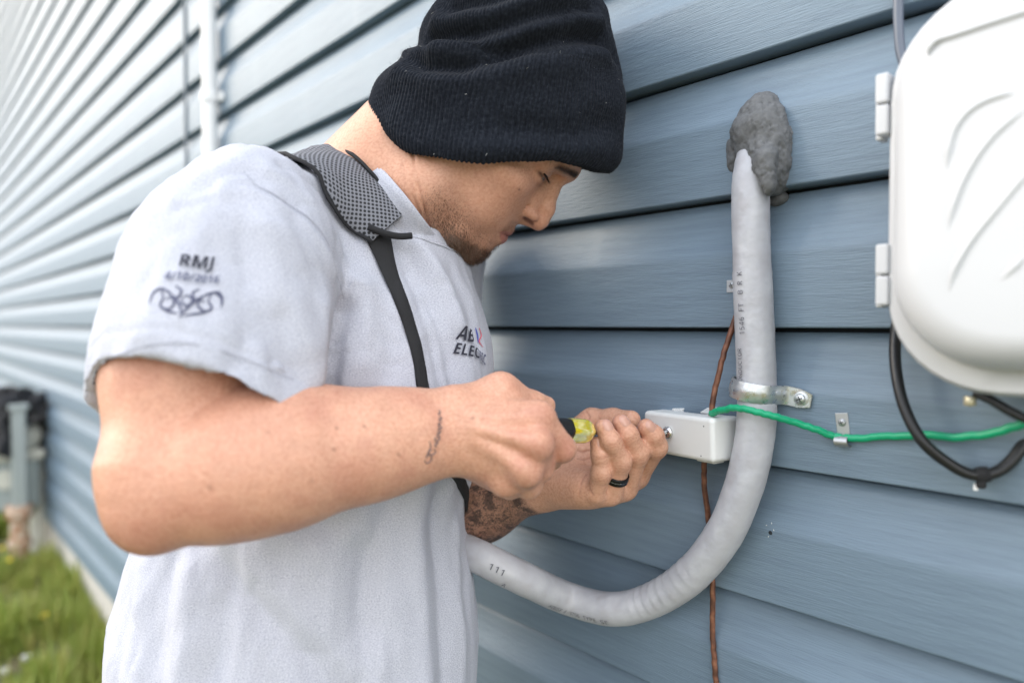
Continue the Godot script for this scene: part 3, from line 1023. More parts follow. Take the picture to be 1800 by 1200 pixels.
# the cap of the grounding terminal that is being screwed on
func build_cover() -> void:
	var near := at(1252, 775, 0.622)
	var far_end := at(1136, 757, 0.700)
	var ax := (far_end - near)
	var length := ax.length()
	ax = ax.normalized()
	var up := Vector3.UP
	var out := ax.cross(up).normalized()
	if out.dot(eye_at.origin - near) < 0:
		out = -out
	up = out.cross(ax).normalized()
	if up.y < 0:
		up = -up
	var b := Basis(ax, up, ax.cross(up))
	var zin := -signf(b.z.dot(out))   # local z towards the wall
	var root := thing("terminal_cover", "white plastic terminal cover held against the wall by the left hand", "cover", near)
	root.basis = b
	var hgt := 0.041
	var dep := 0.033
	# rounded shell, open towards the wall, with a notch in the top edge
	var sec := func(shrink: float, z: float, notch: bool) -> Array:
		var row := []
		var r := maxf(0.0045 - shrink, 0.001)
		var x0 := -0.001 + shrink
		var x1 := length + 0.004 - shrink
		var y0 := -hgt * 0.5 + shrink
		var y1 := hgt * 0.5 - shrink
		for q in [[x1 - r, y1 - r, 0.0], [x0 + r, y1 - r, 90.0], [x0 + r, y0 + r, 180.0], [x1 - r, y0 + r, 270.0]]:
			for k in 6:
				var a := deg_to_rad(q[2] + 18.0 * k)
				row.append(Vector3(q[0] + cos(a) * r, q[1] + sin(a) * r, z))
			if q[2] == 0.0:
				for k in 15:
					var x := lerpf(x1 - r - 0.004, x0 + r + 0.004, k / 14.0)
					var dip := 0.0
					if notch:
						dip = smoothstep(0.020, 0.032, x) * smoothstep(0.070, 0.058, x) * 0.011
						dip += smoothstep(0.004, 0.010, x) * smoothstep(0.022, 0.014, x) * 0.003
					row.append(Vector3(x, y1, z - zin * dip))
			elif q[2] == 180.0:
				for k in 15:
					row.append(Vector3(lerpf(x0 + r + 0.004, x1 - r - 0.004, k / 14.0), y0, z))
		return row
	var rows := []
	for k in 6:
		var a := PI / 2 * k / 5.0
		rows.append(sec.call(0.004 * (1.0 - sin(a)), zin * 0.004 * (1.0 - cos(a)), false))
	rows.append(sec.call(0.0, zin * dep * 0.5, false))
	rows.append(sec.call(0.0, zin * dep, true))
	rows.append(sec.call(0.0022, zin * dep, true))
	rows.append(sec.call(0.0022, zin * 0.004, false))
	var s := grid(rows, true)
	cap(s, rows[0], true)
	cap(s, rows[rows.size() - 1])
	obj("shell", s.mesh(), M.cover_plastic, root)
	for x in [length * 0.36, length * 0.80]:
		obj("tab", slab(Vector3(0.014, 0.0022, 0.014), 0.0008, Transform3D(Basis(Vector3.RIGHT, -0.35 * zin), Vector3(x, hgt * 0.5 + 0.0028, zin * (dep - 0.001)))).mesh(), M.cover_plastic, root)
	obj("lower_lip", slab(Vector3(0.022, 0.003, 0.014), 0.001, Transform3D(Basis(), Vector3(0.018, -hgt * 0.5 - 0.001, zin * 0.016))).mesh(), M.cover_plastic, root)
	for q in [[0.010, 0.0125], [0.014, -0.0155]]:
		obj("pin_hole", lathe([[0.0, 0.0], [0.0007, 0.0], [0.0, 0.0003]], 10, Transform3D(Basis(), Vector3(q[0], q[1], -zin * 0.0001)) * Transform3D(Basis(Vector3.UP, PI if zin > 0 else 0.0), Vector3.ZERO)).mesh(), M.backer, root)
	var inv := root.transform.affine_inverse()
	var sp: Vector3 = inv * at(1166, 761, 0.667)
	sp.z = -zin * 0.0012
	screw_head("screw", sp, Vector3(0, 0, -zin), 0.0062, root, M.screw)
	obj("screw_shank", lathe([[0.0, -0.002], [0.0025, -0.002], [0.0025, 0.012], [0.0, 0.012]], 14, looking(sp, Vector3(0, 0, -zin))).mesh(), M.screw, root)

# the big white enclosure at the right
func rounded(cx: float, cy: float, w: float, h: float, r: float, z: float, per := 10) -> Array:
	var row := []
	for q in [[1, 1, 0.0], [-1, 1, 90.0], [-1, -1, 180.0], [1, -1, 270.0]]:
		for k in per + 1:
			var a := deg_to_rad(q[2] + 90.0 * k / per)
			row.append(Vector3(cx + q[0] * (w * 0.5 - r) + cos(a) * r, cy + q[1] * (h * 0.5 - r) + sin(a) * r, z))
	return row

func build_enclosure() -> void:
	var off := 0.078
	var left := on_wall(1557, 400, off).x
	var bottom := on_wall(1760, 697, off).y
	var top := on_wall(1700, -34, off).y
	var w := 0.25
	var h := top - bottom
	var mid := Vector3(left + w * 0.5, (top + bottom) * 0.5, 0.0)
	var root := thing("utility_box", "large white plastic utility box with a bulged hinged lid", "utility box", mid)
	var bw := w - 0.02
	var bh := h - 0.02
	var rows := [rounded(0, 0, bw, bh, 0.058, 0.0), rounded(0, 0, bw, bh, 0.058, off - 0.012)]
	obj("back_box", grid(rows, true).mesh(), M.white_plastic, root)
	rows = []
	var R := 0.068
	rows.append(rounded(0, 0, w - 0.016, h - 0.016, R - 0.008, off - 0.014))
	for k in 5:
		var a := PI / 4 * k - PI / 2
		rows.append(rounded(0, 0, w - 0.004 + cos(a) * 0.004, h - 0.004 + cos(a) * 0.004, R, off - 0.008 + sin(a) * 0.004))
	rows.append(rounded(0, 0, w - 0.006, h - 0.006, R - 0.002, off + 0.0))
	# step from the rim to the dome: narrow at the sides, wide below
	for k in 9:
		var a := PI / 2 * k / 8.0
		var inset := 0.008 + 0.024 * (1.0 - cos(a)) * 1.0
		var z := off + 0.032 * sin(a)
		rows.append(rounded(0, 0.004, w - inset * 2.0, h - inset * 2.0 - 0.010, maxf(R - inset * 0.6, 0.02), z))
	for k in 4:
		var inset2 := 0.032 + 0.02 * (k + 1)
		rows.append(rounded(0, 0.004, w - inset2 * 2.0, h - inset2 * 2.0 - 0.010, maxf(R - 0.025 - 0.01 * k, 0.006), off + 0.032 + 0.0012 * (1.0 - pow(1.0 - (k + 1) / 4.0, 2.0))))
	var s := grid(rows, true)
	cap(s, rows[rows.size() - 1])
	obj("lid", s.mesh(), M.white_plastic, root)
	var front := off + 0.0322
	var trace := func(list: Array, r: float) -> Soup:
		var pts := []
		for q in list:
			var p := on_wall(q[0], q[1], front)
			pts.append(p - mid)
		var sp := spline(pts, 8)
		var last := sp.size() - 1
		return tube(sp, func(i: int, _a: float) -> float: return r * (0.15 + 0.85 * smoothstep(0.0, 9.0, minf(i, last - i))), 12, Vector3(0, 0, 1))
	var grooves := [[[1632, 98], [1634, 84], [1648, 70], [1680, 60], [1740, 40], [1800, 21], [1850, 6]], [[1665, 300], [1668, 262], [1678, 228], [1700, 198], [1730, 178], [1765, 166], [1792, 164]], [[1667, 408], [1676, 362], [1700, 305], [1735, 252], [1775, 213], [1830, 175]], [[1669, 512], [1680, 470], [1710, 420], [1755, 365], [1800, 312], [1850, 262]], [[1754, 497], [1785, 468], [1830, 420]]]
	for q in grooves:
		obj("raised_line", trace.call(q, 0.0022).mesh(), M.white_plastic, root)
	for yy in [[132, 186], [187, 241], [429, 484], [485, 538]]:
		var a := on_wall(1556, yy[0], off - 0.006) - mid
		var b := on_wall(1556, yy[1], off - 0.006) - mid
		var c := (a + b) * 0.5
		var hh := absf(a.y - b.y)
		var hinge := obj("hinge", slab(Vector3(0.009, hh * 0.96, 0.016), 0.0018, Transform3D(Basis(), Vector3(c.x + 0.0005, c.y, c.z))).mesh(), M.white_plastic, root)
		obj("hinge_leaf", slab(Vector3(0.005, hh * 0.98, 0.012), 0.001, Transform3D(Basis(), Vector3(c.x - 0.0045, c.y - hh * 0.04, c.z - 0.008))).mesh(), M.white_plastic, hinge)

# ---------------------------------------------------------------- the person
var man: Node3D
var head := Transform3D()
var shirt := Field.new()

func hl(x: float, y: float, z: float) -> Vector3:
	return head * (Vector3(x, y, z) * 0.001)

func set_head() -> void:
	# a frame at the bridge of the nose: x forward, y up the face, z to the right-hand side
	var o := at(989, 321, 0.70)
	var lat := (eye_at.origin - o).normalized()
	var a := deg_to_rad(38.0)
	var f: Vector3 = eye_at.basis * Vector3(cos(a), -sin(a), 0)
	f = (f - lat * f.dot(lat)).normalized()
	head = Transform3D(Basis(f, lat.cross(f), lat), o)

func head_field() -> Field:
	var f := Field.new()
	var ax := head.basis
	var egg := func(x: float, y: float, z: float, a: float, b: float, c: float, k := -1.0) -> void:
		for s in ([1.0, -1.0] if z != 0.0 else [1.0]):
			f.egg(hl(x, y, z * s), Vector3(a, b, c) * 0.001, ax, k)
	var cone := func(p: Array, q: Array, r1: float, r2: float, k := -1.0) -> void:
		for s in ([1.0, -1.0] if p[2] != 0.0 or q[2] != 0.0 else [1.0]):
			f.cone(hl(p[0], p[1], p[2] * s), hl(q[0], q[1], q[2] * s), r1 * 0.001, r2 * 0.001, k)
	# neck first
	f.begin(0.03, 0.0)
	f.cone(at(765, 262, 0.70), at(617, 392, 0.725), 0.060, 0.066)
	f.cone(at(702, 246, 0.70), at(640, 320, 0.712), 0.046, 0.05)
	f.cone(at(748, 335, 0.665), at(690, 440, 0.70), 0.034, 0.03)
	# skull and face
	f.begin(0.016, 0.011)
	egg.call(-96, 20, 0, 95, 64, 69)
	egg.call(-44, 24, 0, 47, 24, 50, 0.02)
	egg.call(-48, -42, 0, 36, 50, 52, 0.02)
	egg.call(-34, -74, 0, 19.5, 24, 29, 0.014)
	egg.call(-53, -25, 42, 29, 17, 24, 0.018)
	cone.call([-62, -22, 56], [-102, -16, 66], 9, 8)
	egg.call(-70, -58, 34, 36, 46, 26, 0.024)
	cone.call([-90, -91, 43], [-62, -105, 34], 15, 15.5, 0.018)
	cone.call([-62, -105, 34], [-42, -110, 17], 15.5, 14, 0.014)
	cone.call([-90, -91, 43], [-102, -30, 56], 15, 14, 0.02)
	egg.call(-34.5, -107.5, 0, 14.5, 15.5, 20, 0.012)
	egg.call(-39, -93, 0, 18, 16, 24, 0.014)
	egg.call(-64, -97, 0, 36, 24, 36, 0.02)
	cone.call([-4, 12, 0], [-15.5, 12.5, 25], 8, 8, 0.012)
	cone.call([-15.5, 12.5, 25], [-26, 9, 40], 8, 7.5, 0.01)
	cone.call([-26, 9, 40], [-44, 2, 55], 7.5, 8, 0.01)
	# eye sockets
	f.begin(0.006, 0.011, true)
	egg.call(-6, -7, 31, 11, 8.5, 15)
	egg.call(-9, -5, 15, 7, 8, 7)
	# nose
	f.begin(0.009, 0.008)
	cone.call([-9, 3, 0], [-4.8, -14, 0], 8, 7.4)
	cone.call([-4.8, -14, 0], [2.4, -31, 0], 7.2, 7.8)
	cone.call([2.4, -31, 0], [5.0, -43.5, 0], 7.8, 7.6)
	egg.call(5.2, -44.6, 0, 8.0, 8.6, 8.8, 0.006)
	cone.call([-15, -10, 7], [-11, -36, 11], 5.5, 6)
	egg.call(-7.2, -44.0, 13.6, 10.2, 5.9, 5.2, 0.004)
	cone.call([6, -49.5, 0], [-8, -53.5, 0], 5.2, 5.4, 0.004)
	cone.call([2, -48, 5], [-10, -50, 6], 4.0, 4.0, 0.004)
	f.begin(0.002, 0.0022, true)
	egg.call(-3.5, -51.4, 13.6, 5.6, 2.3, 4.6)
	# the groove round the wing of the nose
	cone.call([-9, -37.5, 18.6], [-14, -39, 19.4], 0.5, 1.2)
	cone.call([-14, -39, 19.4], [-18.8, -44.0, 20.0], 1.2, 2.0)
	cone.call([-18.8, -44.0, 20.0], [-18.2, -50.0, 17.5], 2.0, 1.4)
	# lips
	f.begin(0.004, 0.0055)
	cone.call([-17.3, -73.0, 0.0], [-18.6, -72.2, 5.0], 5.9, 5.7)
	cone.call([-18.6, -72.2, 5.0], [-26.5, -75.2, 22], 5.7, 2.6)
	cone.call([-18.7, -82.6, 0.0], [-20.0, -82.3, 8.0], 7.2, 6.6)
	cone.call([-20.4, -82.0, 8.0], [-27.5, -77.0, 22], 6.4, 2.6)
	f.begin(0.002, 0.002, true)
	cone.call([-10, -77.4, 0.0], [-13.4, -77.0, 8.0], 0.9, 0.9)
	cone.call([-13.4, -77.0, 8.0], [-24.2, -75.8, 23.5], 1.1, 1.7)
	cone.call([-24.2, -75.8, 23.5], [-27.5, -79.5, 27.0], 1.8, 0.9)
	# lids over the eyeballs, then the slit between them
	f.begin(0.003, 0.005)
	egg.call(-27.5, -5.5, 31, 13.6, 13.0, 14.2)
	cone.call([-19, 3.0, 24], [-25, 2.6, 42], 5.5, 5.0, 0.006)
	f.begin(0.001, 0.0012, true)
	cone.call([-12.5, -7.5, 17.5], [-13.6, -9.2, 25.0], 1.0, 1.6)
	cone.call([-13.6, -9.2, 25.0], [-14.2, -9.0, 33.0], 1.6, 1.8)
	cone.call([-14.2, -9.0, 33.0], [-23.6, -5.6, 45.0], 1.8, 0.9)
	cone.call([-14.2, -0.6, 20.0], [-13.0, 1.6, 31.0], 0.9, 0.9)
	cone.call([-13.0, 1.6, 31.0], [-22.0, -0.2, 43.5], 0.9, 0.6)
	# the crown stays under the hat
	f.begin(0.0, 0.01, true)
	f.rod(hl(-106, 22, 0), hl(-123, 300, 0), 0.2)
	return f

func arm_field() -> Array:
	var f := Field.new()
	f.begin(0.030, 0.0)
	f.cone(at(432, 440, 0.580), at(330, 640, 0.525), 0.044, 0.054)
	f.cone(at(330, 640, 0.525), at(286, 850, 0.484), 0.053, 0.0405)
	f.cone(at(286, 850, 0.484), at(268, 908, 0.474), 0.040, 0.024, 0.02)
	f.begin(0.022, 0.005)
	f.cone(at(300, 862, 0.48), at(405, 826, 0.494), 0.038, 0.0465)
	f.cone(at(405, 826, 0.494), at(505, 806, 0.510), 0.0475, 0.047)
	f.cone(at(505, 806, 0.510), at(650, 781, 0.532), 0.0465, 0.0395)
	f.cone(at(650, 781, 0.532), at(722, 768, 0.541), 0.0395, 0.033)
	f.flat(at(722, 768, 0.541), at(790, 756, 0.550), 0.0325, 0.0305, eye_at.basis.z, 0.78)
	f.cone(at(445, 750, 0.498), at(560, 748, 0.523), 0.026, 0.026)
	f.cone(at(735, 795, 0.541), at(765, 800, 0.545), 0.014, 0.012, 0.014)
	# back of the hand
	var h := f
	var w2 := at(800, 730, 0.550)
	h.begin(0.011, 0.014)
	h.cone(w2, at(944, 733, 0.543), 0.0185, 0.0125)
	h.cone(at(800, 748, 0.546), at(944, 780, 0.532), 0.0185, 0.0128)
	h.cone(at(800, 768, 0.547), at(922, 826, 0.534), 0.0185, 0.0122)
	h.cone(at(800, 782, 0.552), at(888, 842, 0.546), 0.018, 0.0115)
	h.cone(at(800, 790, 0.566), at(880, 835, 0.566), 0.017, 0.015)
	h.egg(at(885, 775, 0.562), Vector3(0.034, 0.036, 0.018), eye_at.basis)
	# thumb along the top
	h.cone(at(812, 715, 0.560), at(880, 688, 0.566), 0.0175, 0.0145)
	h.begin(0.006, 0.012)
	h.cone(at(880, 688, 0.566), at(936, 712, 0.580), 0.0135, 0.0112)
	h.cone(at(936, 710, 0.580), at(959, 713, 0.590), 0.0105, 0.0088)
	# fingers wrap round the handle
	h.begin(0.005, 0.006)
	h.cone(at(949, 738, 0.540), at(989, 789, 0.552), 0.0122, 0.0108)
	h.cone(at(989, 789, 0.552), at(968, 806, 0.578), 0.0102, 0.0092)
	h.cone(at(968, 806, 0.578), at(945, 796, 0.590), 0.0092, 0.0082)
	h.begin(0.005, 0.004)
	h.cone(at(941, 783, 0.530), at(950, 822, 0.548), 0.0128, 0.0108)
	h.cone(at(950, 822, 0.548), at(938, 832, 0.574), 0.0104, 0.0094)
	h.begin(0.006, 0.004)
	h.cone(at(921, 828, 0.533), at(930, 852, 0.552), 0.0122, 0.0102)
	h.cone(at(930, 852, 0.552), at(912, 854, 0.576), 0.0100, 0.009)
	h.begin(0.006, 0.004)
	h.cone(at(887, 843, 0.546), at(897, 856, 0.562), 0.0112, 0.009)
	h.cone(at(897, 856, 0.562), at(885, 850, 0.58), 0.009, 0.008)
	# tendons and knuckles stand proud
	h.begin(0.004, 0.010)
	for q in [[946, 731, 0.536], [947, 780, 0.522], [927, 829, 0.526], [890, 848, 0.540]]:
		h.egg(at(q[0], q[1], q[2]), Vector3(0.0100, 0.0100, 0.0088), eye_at.basis)
	h.begin(0.002, 0.012)
	h.cone(at(835, 738, 0.528), at(935, 735, 0.529), 0.0022, 0.003)
	h.cone(at(835, 752, 0.524), at(935, 778, 0.517), 0.0022, 0.003)
	h.cone(at(835, 768, 0.527), at(915, 822, 0.520), 0.0022, 0.003)
	return [f]

const PINKY := [[1047, 866, 0.636], [1057, 832, 0.625], [1055, 800, 0.622], [1050, 780, 0.624]]
const RINGF := [[1074, 868, 0.644], [1090, 812, 0.628], [1074, 776, 0.618], [1062, 751, 0.620]]
const MIDDLE := [[1100, 858, 0.660], [1120, 798, 0.640], [1104, 764, 0.630], [1091, 743, 0.630]]
const INDEX := [[1120, 836, 0.685], [1152, 785, 0.652], [1149, 766, 0.645], [1136, 751, 0.642]]

func left_arm_field() -> Field:
	var f := Field.new()
	f.begin(0.03, 0.0)
	f.cone(at(765, 430, 0.88), at(735, 900, 0.84), 0.052, 0.045)
	f.cone(at(735, 925, 0.835), at(845, 885, 0.765), 0.042, 0.037)
	f.cone(at(845, 885, 0.765), at(945, 850, 0.715), 0.036, 0.0265)
	# palm
	f.begin(0.016, 0.016)
	f.cone(at(950, 848, 0.715), at(1046, 862, 0.640), 0.0225, 0.0115)
	f.cone(at(950, 846, 0.716), at(1070, 864, 0.650), 0.0215, 0.0135)
	f.cone(at(955, 842, 0.722), at(1097, 856, 0.664), 0.0205, 0.0135)
	f.cone(at(960, 838, 0.728), at(1115, 836, 0.683), 0.020, 0.0135)
	f.cone(at(965, 846, 0.700), at(1026, 856, 0.655), 0.020, 0.0155)
	f.cone(at(968, 828, 0.722), at(1000, 775, 0.730), 0.022, 0.017)
	f.egg(at(1016, 806, 0.700), Vector3(0.024, 0.024, 0.014), eye_at.basis)
	# thumb
	f.begin(0.007, 0.010)
	f.cone(at(1000, 768, 0.732), at(1040, 739, 0.728), 0.0148, 0.0122)
	f.cone(at(1040, 739, 0.728), at(1078, 738, 0.712), 0.0122, 0.0112)
	f.cone(at(1078, 738, 0.712), at(1110, 737, 0.690), 0.0112, 0.0092)
	var sizes := [[0.0098, 0.0086, 0.0080, 0.0068], [0.0112, 0.0098, 0.0092, 0.0078], [0.0114, 0.0102, 0.0095, 0.0080], [0.0116, 0.0106, 0.0098, 0.0082]]
	var chains := [PINKY, RINGF, MIDDLE, INDEX]
	for k in 4:
		var c: Array = chains[k]
		var r: Array = sizes[k]
		f.begin(0.004, 0.006 if k == 3 else 0.0022)
		for j in 3:
			f.cone(at(c[j][0], c[j][1], c[j][2]), at(c[j + 1][0], c[j + 1][1], c[j + 1][2]), r[j], r[j + 1])
		# pads and knuckle swell
		var pip := at(c[1][0], c[1][1], c[1][2])
		f.egg(pip, Vector3.ONE * (r[1] * 1.04), Basis(), 0.004)
	return f

const SKIN := Vector3(0.66, 0.372, 0.256)

func tint(c: Vector3) -> Color:
	return Color(c.x, c.y, c.z)

func near_to(p: Vector3, q: Vector3, r: float) -> float:
	var d := p.distance_to(q) / r
	return exp(-d * d)

func build_body() -> void:
	var skin_noise := FastNoiseLite.new()
	skin_noise.seed = 2
	skin_noise.frequency = 60.0
	skin_noise.fractal_octaves = 3
	var body := Soup.new()
	# head and neck
	var hf := head_field()
	var lo := at(560, 470, 0.70)
	var pts := [at(560, 180, 0.60), at(560, 500, 0.60), at(1060, 180, 0.60), at(1060, 500, 0.60), at(560, 180, 0.82), at(560, 500, 0.82), at(1060, 180, 0.82), at(1060, 500, 0.82)]
	var b := AABB(lo, Vector3.ZERO)
	for p in pts:
		b = b.expand(p)
	var s := hf.mesh_in(b.position, b.end, 0.0017)
	s.smooth()
	var inv := head.affine_inverse()
	var lines := []
	for l in [[[726, 268], [735, 330], [744, 362], [752, 396]], [[708, 290], [727, 350], [742, 384]]]:
		var line := []
		for q in l:
			var dir := (at(q[0], q[1], 1.0) - eye_at.origin).normalized()
			line.append(hf.hit(eye_at.origin + dir * 0.3, dir, 0.8))
		lines.append(line)
	for i in s.v.size():
		var p := s.v[i]
		var q := inv * p * 1000.0
		var az := absf(q.z)
		var c := SKIN
		var nz := skin_noise.get_noise_3dv(p)
		var nf := skin_noise.get_noise_3dv(p * 7.0)
		c *= 1.0 + nz * 0.07 + nf * 0.04
		# warmer nose, cheeks, lids; paler forehead
		var red := exp(-pow((q - Vector3(4, -44, q.z)).length() / 16.0, 2)) * 0.9 + exp(-pow((Vector3(q.x, q.y, az) - Vector3(-28, -34, 50)).length() / 30.0, 2)) * 0.6 + exp(-pow((Vector3(q.x, q.y, az) - Vector3(-20, -10, 32)).length() / 13.0, 2)) * 0.8
		c = c.lerp(Vector3(0.45, 0.20, 0.13), clampf(red, 0, 1) * 0.45)
		# lips
		var lip := 0.0
		var up_edge := -70.5 - az * az * 0.007
		var low_edge := -87.5 + az * az * 0.018
		if q.x > -31 and az < 25:
			lip = smoothstep(up_edge + 1.2, up_edge - 0.8, q.y) * smoothstep(low_edge - 1.2, low_edge + 0.8, q.y)
		c = c.lerp(Vector3(0.40, 0.145, 0.125), lip * 0.8)
		var gap := exp(-pow((Vector3(q.x, q.y, az) - Vector3(-11.0 - az * 0.58, -77.2 + az * 0.06, clampf(az, 0, 25))).length() / 2.5, 2))
		c = c.lerp(Vector3(0.13, 0.045, 0.04), gap * 0.9)
		c = c.lerp(Vector3(0.12, 0.045, 0.035), 0.85 * exp(-pow((Vector3(q.x, q.y, az) - Vector3(clampf(q.x, -9.0, 0.0), -51.2, clampf(az, 8, 15))).length() / 2.4, 4)))
		# stubble and beard shadow
		var st := smoothstep(-62, -92, q.y + (q.x + 40) * 0.30) * smoothstep(-104, -84, q.x) * (1.0 - lip)
		var mo := smoothstep(-57, -61, q.y) * smoothstep(-78, -72, q.y) * smoothstep(32, 24, az) * smoothstep(-34, -26, q.x) * (1.0 - lip)
		var goat := smoothstep(-95, -104, q.y) * smoothstep(-66, -52, q.x) * (1.0 - lip)
		var speck := 0.75 + 0.45 * nf
		c = c.lerp(Vector3(0.17, 0.088, 0.055), clampf(st * 0.34 + mo * 0.5 + goat * 0.62, 0, 0.92) * clampf(speck, 0.2, 1.0))
		# brows and lash lines
		var brow := exp(-pow((q.y - (13.5 - az * az * 0.0028)) / 3.6, 2)) * smoothstep(3, 9, az) * smoothstep(47, 38, az) * smoothstep(-40, -26, q.x)
		c = c.lerp(Vector3(0.05, 0.03, 0.022), brow * 0.85)
		var lash := exp(-pow((Vector3(q.x, q.y, az) - Vector3(-14.4 - maxf(az - 33, 0) * 0.78, -8.8 + maxf(az - 33, 0) * 0.28, clampf(az, 18, 45))).length() / 2.6, 2))
		c = c.lerp(Vector3(0.10, 0.045, 0.03), lash * 0.8)
		# a mole, and creases of the neck
		c = c.lerp(Vector3(0.16, 0.06, 0.04), exp(-pow((q - Vector3(-29, -29.8, q.z)).length() / 1.0, 2) * (1.0 if absf(q.y + 29.8) < 3.0 else 9.0)) * (1.0 if q.z > 20 else 0.0))
		var dig := 0.0
		for l in lines:
			if p.distance_squared_to(l[1]) > 0.0049:
				continue
			for k in l.size() - 1:
				var cp := Geometry3D.get_closest_point_to_segment(p, l[k], l[k + 1])
				dig = maxf(dig, exp(-pow(p.distance_to(cp) / 0.0017, 2)) * (0.0022 if l.size() == 4 else 0.0010))
		s.v[i] = p - s.n[i] * dig + s.n[i] * nf * 0.00006
		s.c.append(tint(c))
	s.n = PackedVector3Array()
	s.smooth()
	head_soup = s
	body.join(s)
	# right arm
	var rf: Field = arm_field()[0]
	right_arm = rf
	s = rf.mesh_in(at(120, 1050, 0.66).min(at(1060, 250, 0.40)).min(at(1060, 1050, 0.66)).min(at(120, 300, 0.66)), at(120, 300, 0.40).max(at(1060, 1050, 0.40)).max(at(1060, 300, 0.66)).max(at(120, 300, 0.66)), 0.0023)
	s.smooth()
	var knuckles := [at(948, 735, 0.535), at(948, 784, 0.522), at(929, 831, 0.526), at(893, 850, 0.54), at(987, 789, 0.545), at(955, 822, 0.54)]
	var elbow := at(255, 925, 0.465)
	var crook := at(430, 700, 0.48)
	var spots := []
	for q in [[592, 752], [587, 790], [640, 750], [548, 845], [470, 760], [700, 800], [368, 858], [830, 735]]:
		var dir := (at(q[0], q[1], 1.0) - eye_at.origin).normalized()
		spots.append(rf.hit(eye_at.origin + dir * 0.25, dir, 0.8))
	for i in s.v.size():
		var p := s.v[i]
		var c := SKIN * Vector3(1.04, 1.04, 1.05)
		var nz := skin_noise.get_noise_3dv(p)
		var nf := skin_noise.get_noise_3dv(p * 6.0)
		c *= 1.0 + nz * 0.10 + nf * 0.05
		c = c.lerp(Vector3(0.50, 0.22, 0.16), clampf(skin_noise.get_noise_3dv(p * 0.35) * 0.9, 0, 0.35))
		for k in spots:
			c = c.lerp(Vector3(0.17, 0.07, 0.04), exp(-pow(p.distance_to(k) / 0.0011, 2)) * 0.8)
		var red := 0.0
		for k in knuckles:
			red += near_to(p, k, 0.011)
		red += near_to(p, elbow, 0.035) * 0.7 + near_to(p, crook, 0.06) * 0.45
		c = c.lerp(Vector3(0.47, 0.20, 0.145), clampf(red, 0, 1) * 0.55)
		s.c.append(tint(c))
		s.v[i] = p + s.n[i] * (nf * 0.00008 + nz * 0.0002)
	s.n = PackedVector3Array()
	s.smooth()
	body.join(s)
	# left arm
	var lf := left_arm_field()
	left_arm = lf
	var b2 := AABB(at(790, 960, 0.80), Vector3.ZERO)
	for p in [at(790, 700, 0.58), at(1190, 700, 0.58), at(1190, 930, 0.58), at(770, 960, 0.72), at(770, 960, 0.84), at(1190, 960, 0.76), at(1190, 700, 0.76)]:
		b2 = b2.expand(p)
	s = lf.mesh_in(b2.position, b2.end, 0.0012)
	s.smooth()
	var inkn := FastNoiseLite.new()
	inkn.seed = 31
	inkn.frequency = 38.0
	inkn.fractal_octaves = 2
	inkn.domain_warp_enabled = true
	inkn.domain_warp_amplitude = 0.02
	inkn.domain_warp_frequency = 50.0
	var tips := [at(1050, 779, 0.63), at(1063, 750, 0.63), at(1092, 742, 0.64), at(1130, 748, 0.65)]
	var pips := [at(1061, 832, 0.635), at(1091, 813, 0.638), at(1121, 799, 0.648), at(1148, 786, 0.66)]
	var wrist := at(948, 850, 0.70)
	var joints := []
	for k in 4:
		var cc: Array = [PINKY, RINGF, MIDDLE, INDEX][k]
		for j in [1, 2]:
			var q0 := at(cc[j][0], cc[j][1], cc[j][2])
			var tx := (at(cc[j + 1][0], cc[j + 1][1], cc[j + 1][2]) - at(cc[j - 1][0], cc[j - 1][1], cc[j - 1][2])).normalized()
			var back := ((eye_at.origin - q0).normalized() + eye_at.basis.x * 0.5).normalized()
			joints.append([q0, tx, back, [-0.0032, -0.0012, 0.0008, 0.0028] if j == 1 else [-0.0012, 0.0010]])
	var palm := []
	var eye0 := eye_at.origin
	for l in [[[1012, 791], [1024, 794], [1036, 792]], [[1019, 868], [1022, 848], [1030, 834], [1038, 826]], [[1036, 848], [1037, 860], [1043, 870]], [[1015, 806], [1028, 808], [1036, 805]], [[1018, 816], [1030, 816]], [[1033, 741], [1037, 733], [1030, 722]]]:
		var line := []
		for q in l:
			var dir := (at(q[0], q[1], 1.0) - eye0).normalized()
			line.append(lf.hit(eye0 + dir * 0.3, dir, 0.8))
		palm.append(line)
	var arm_dir := (at(945, 850, 0.715) - at(735, 925, 0.835)).normalized()
	for i in s.v.size():
		var p := s.v[i]
		var c := SKIN * Vector3(0.98, 0.98, 0.98)
		var nz := skin_noise.get_noise_3dv(p)
		var nf := skin_noise.get_noise_3dv(p * 6.0)
		c *= 1.0 + nz * 0.08 + nf * 0.05
		var red := 0.0
		for k in tips:
			red += near_to(p, k, 0.013) * 0.8
		for k in pips:
			red += near_to(p, k, 0.009) * 0.5
		c = c.lerp(Vector3(0.48, 0.19, 0.13), clampf(red, 0, 1) * 0.6)
		var along := (p - wrist).dot(arm_dir)
		if along < -0.004:
			# tattooed forearm: dense dark scrollwork with skin left open between
			var w := inkn.get_noise_3dv(p)
			var w2 := inkn.get_noise_3dv(p * 2.1 + Vector3(3, 1, 2))
			var band := exp(-pow(w / 0.06, 2)) * 0.95 + exp(-pow(w2 / 0.07, 2)) * 0.7 + smoothstep(0.18, 0.4, w) * 0.8 + smoothstep(-0.2, -0.45, w) * 0.45
			band = clampf(band, 0, 1) * smoothstep(-0.004, -0.020, along)
			c *= 1.0 - 0.42 * smoothstep(-0.006, -0.022, along)
			c = c.lerp(Vector3(0.022, 0.02, 0.022), band * 0.93)
		# skin folds at the joints and across the palm
		var dig := 0.0
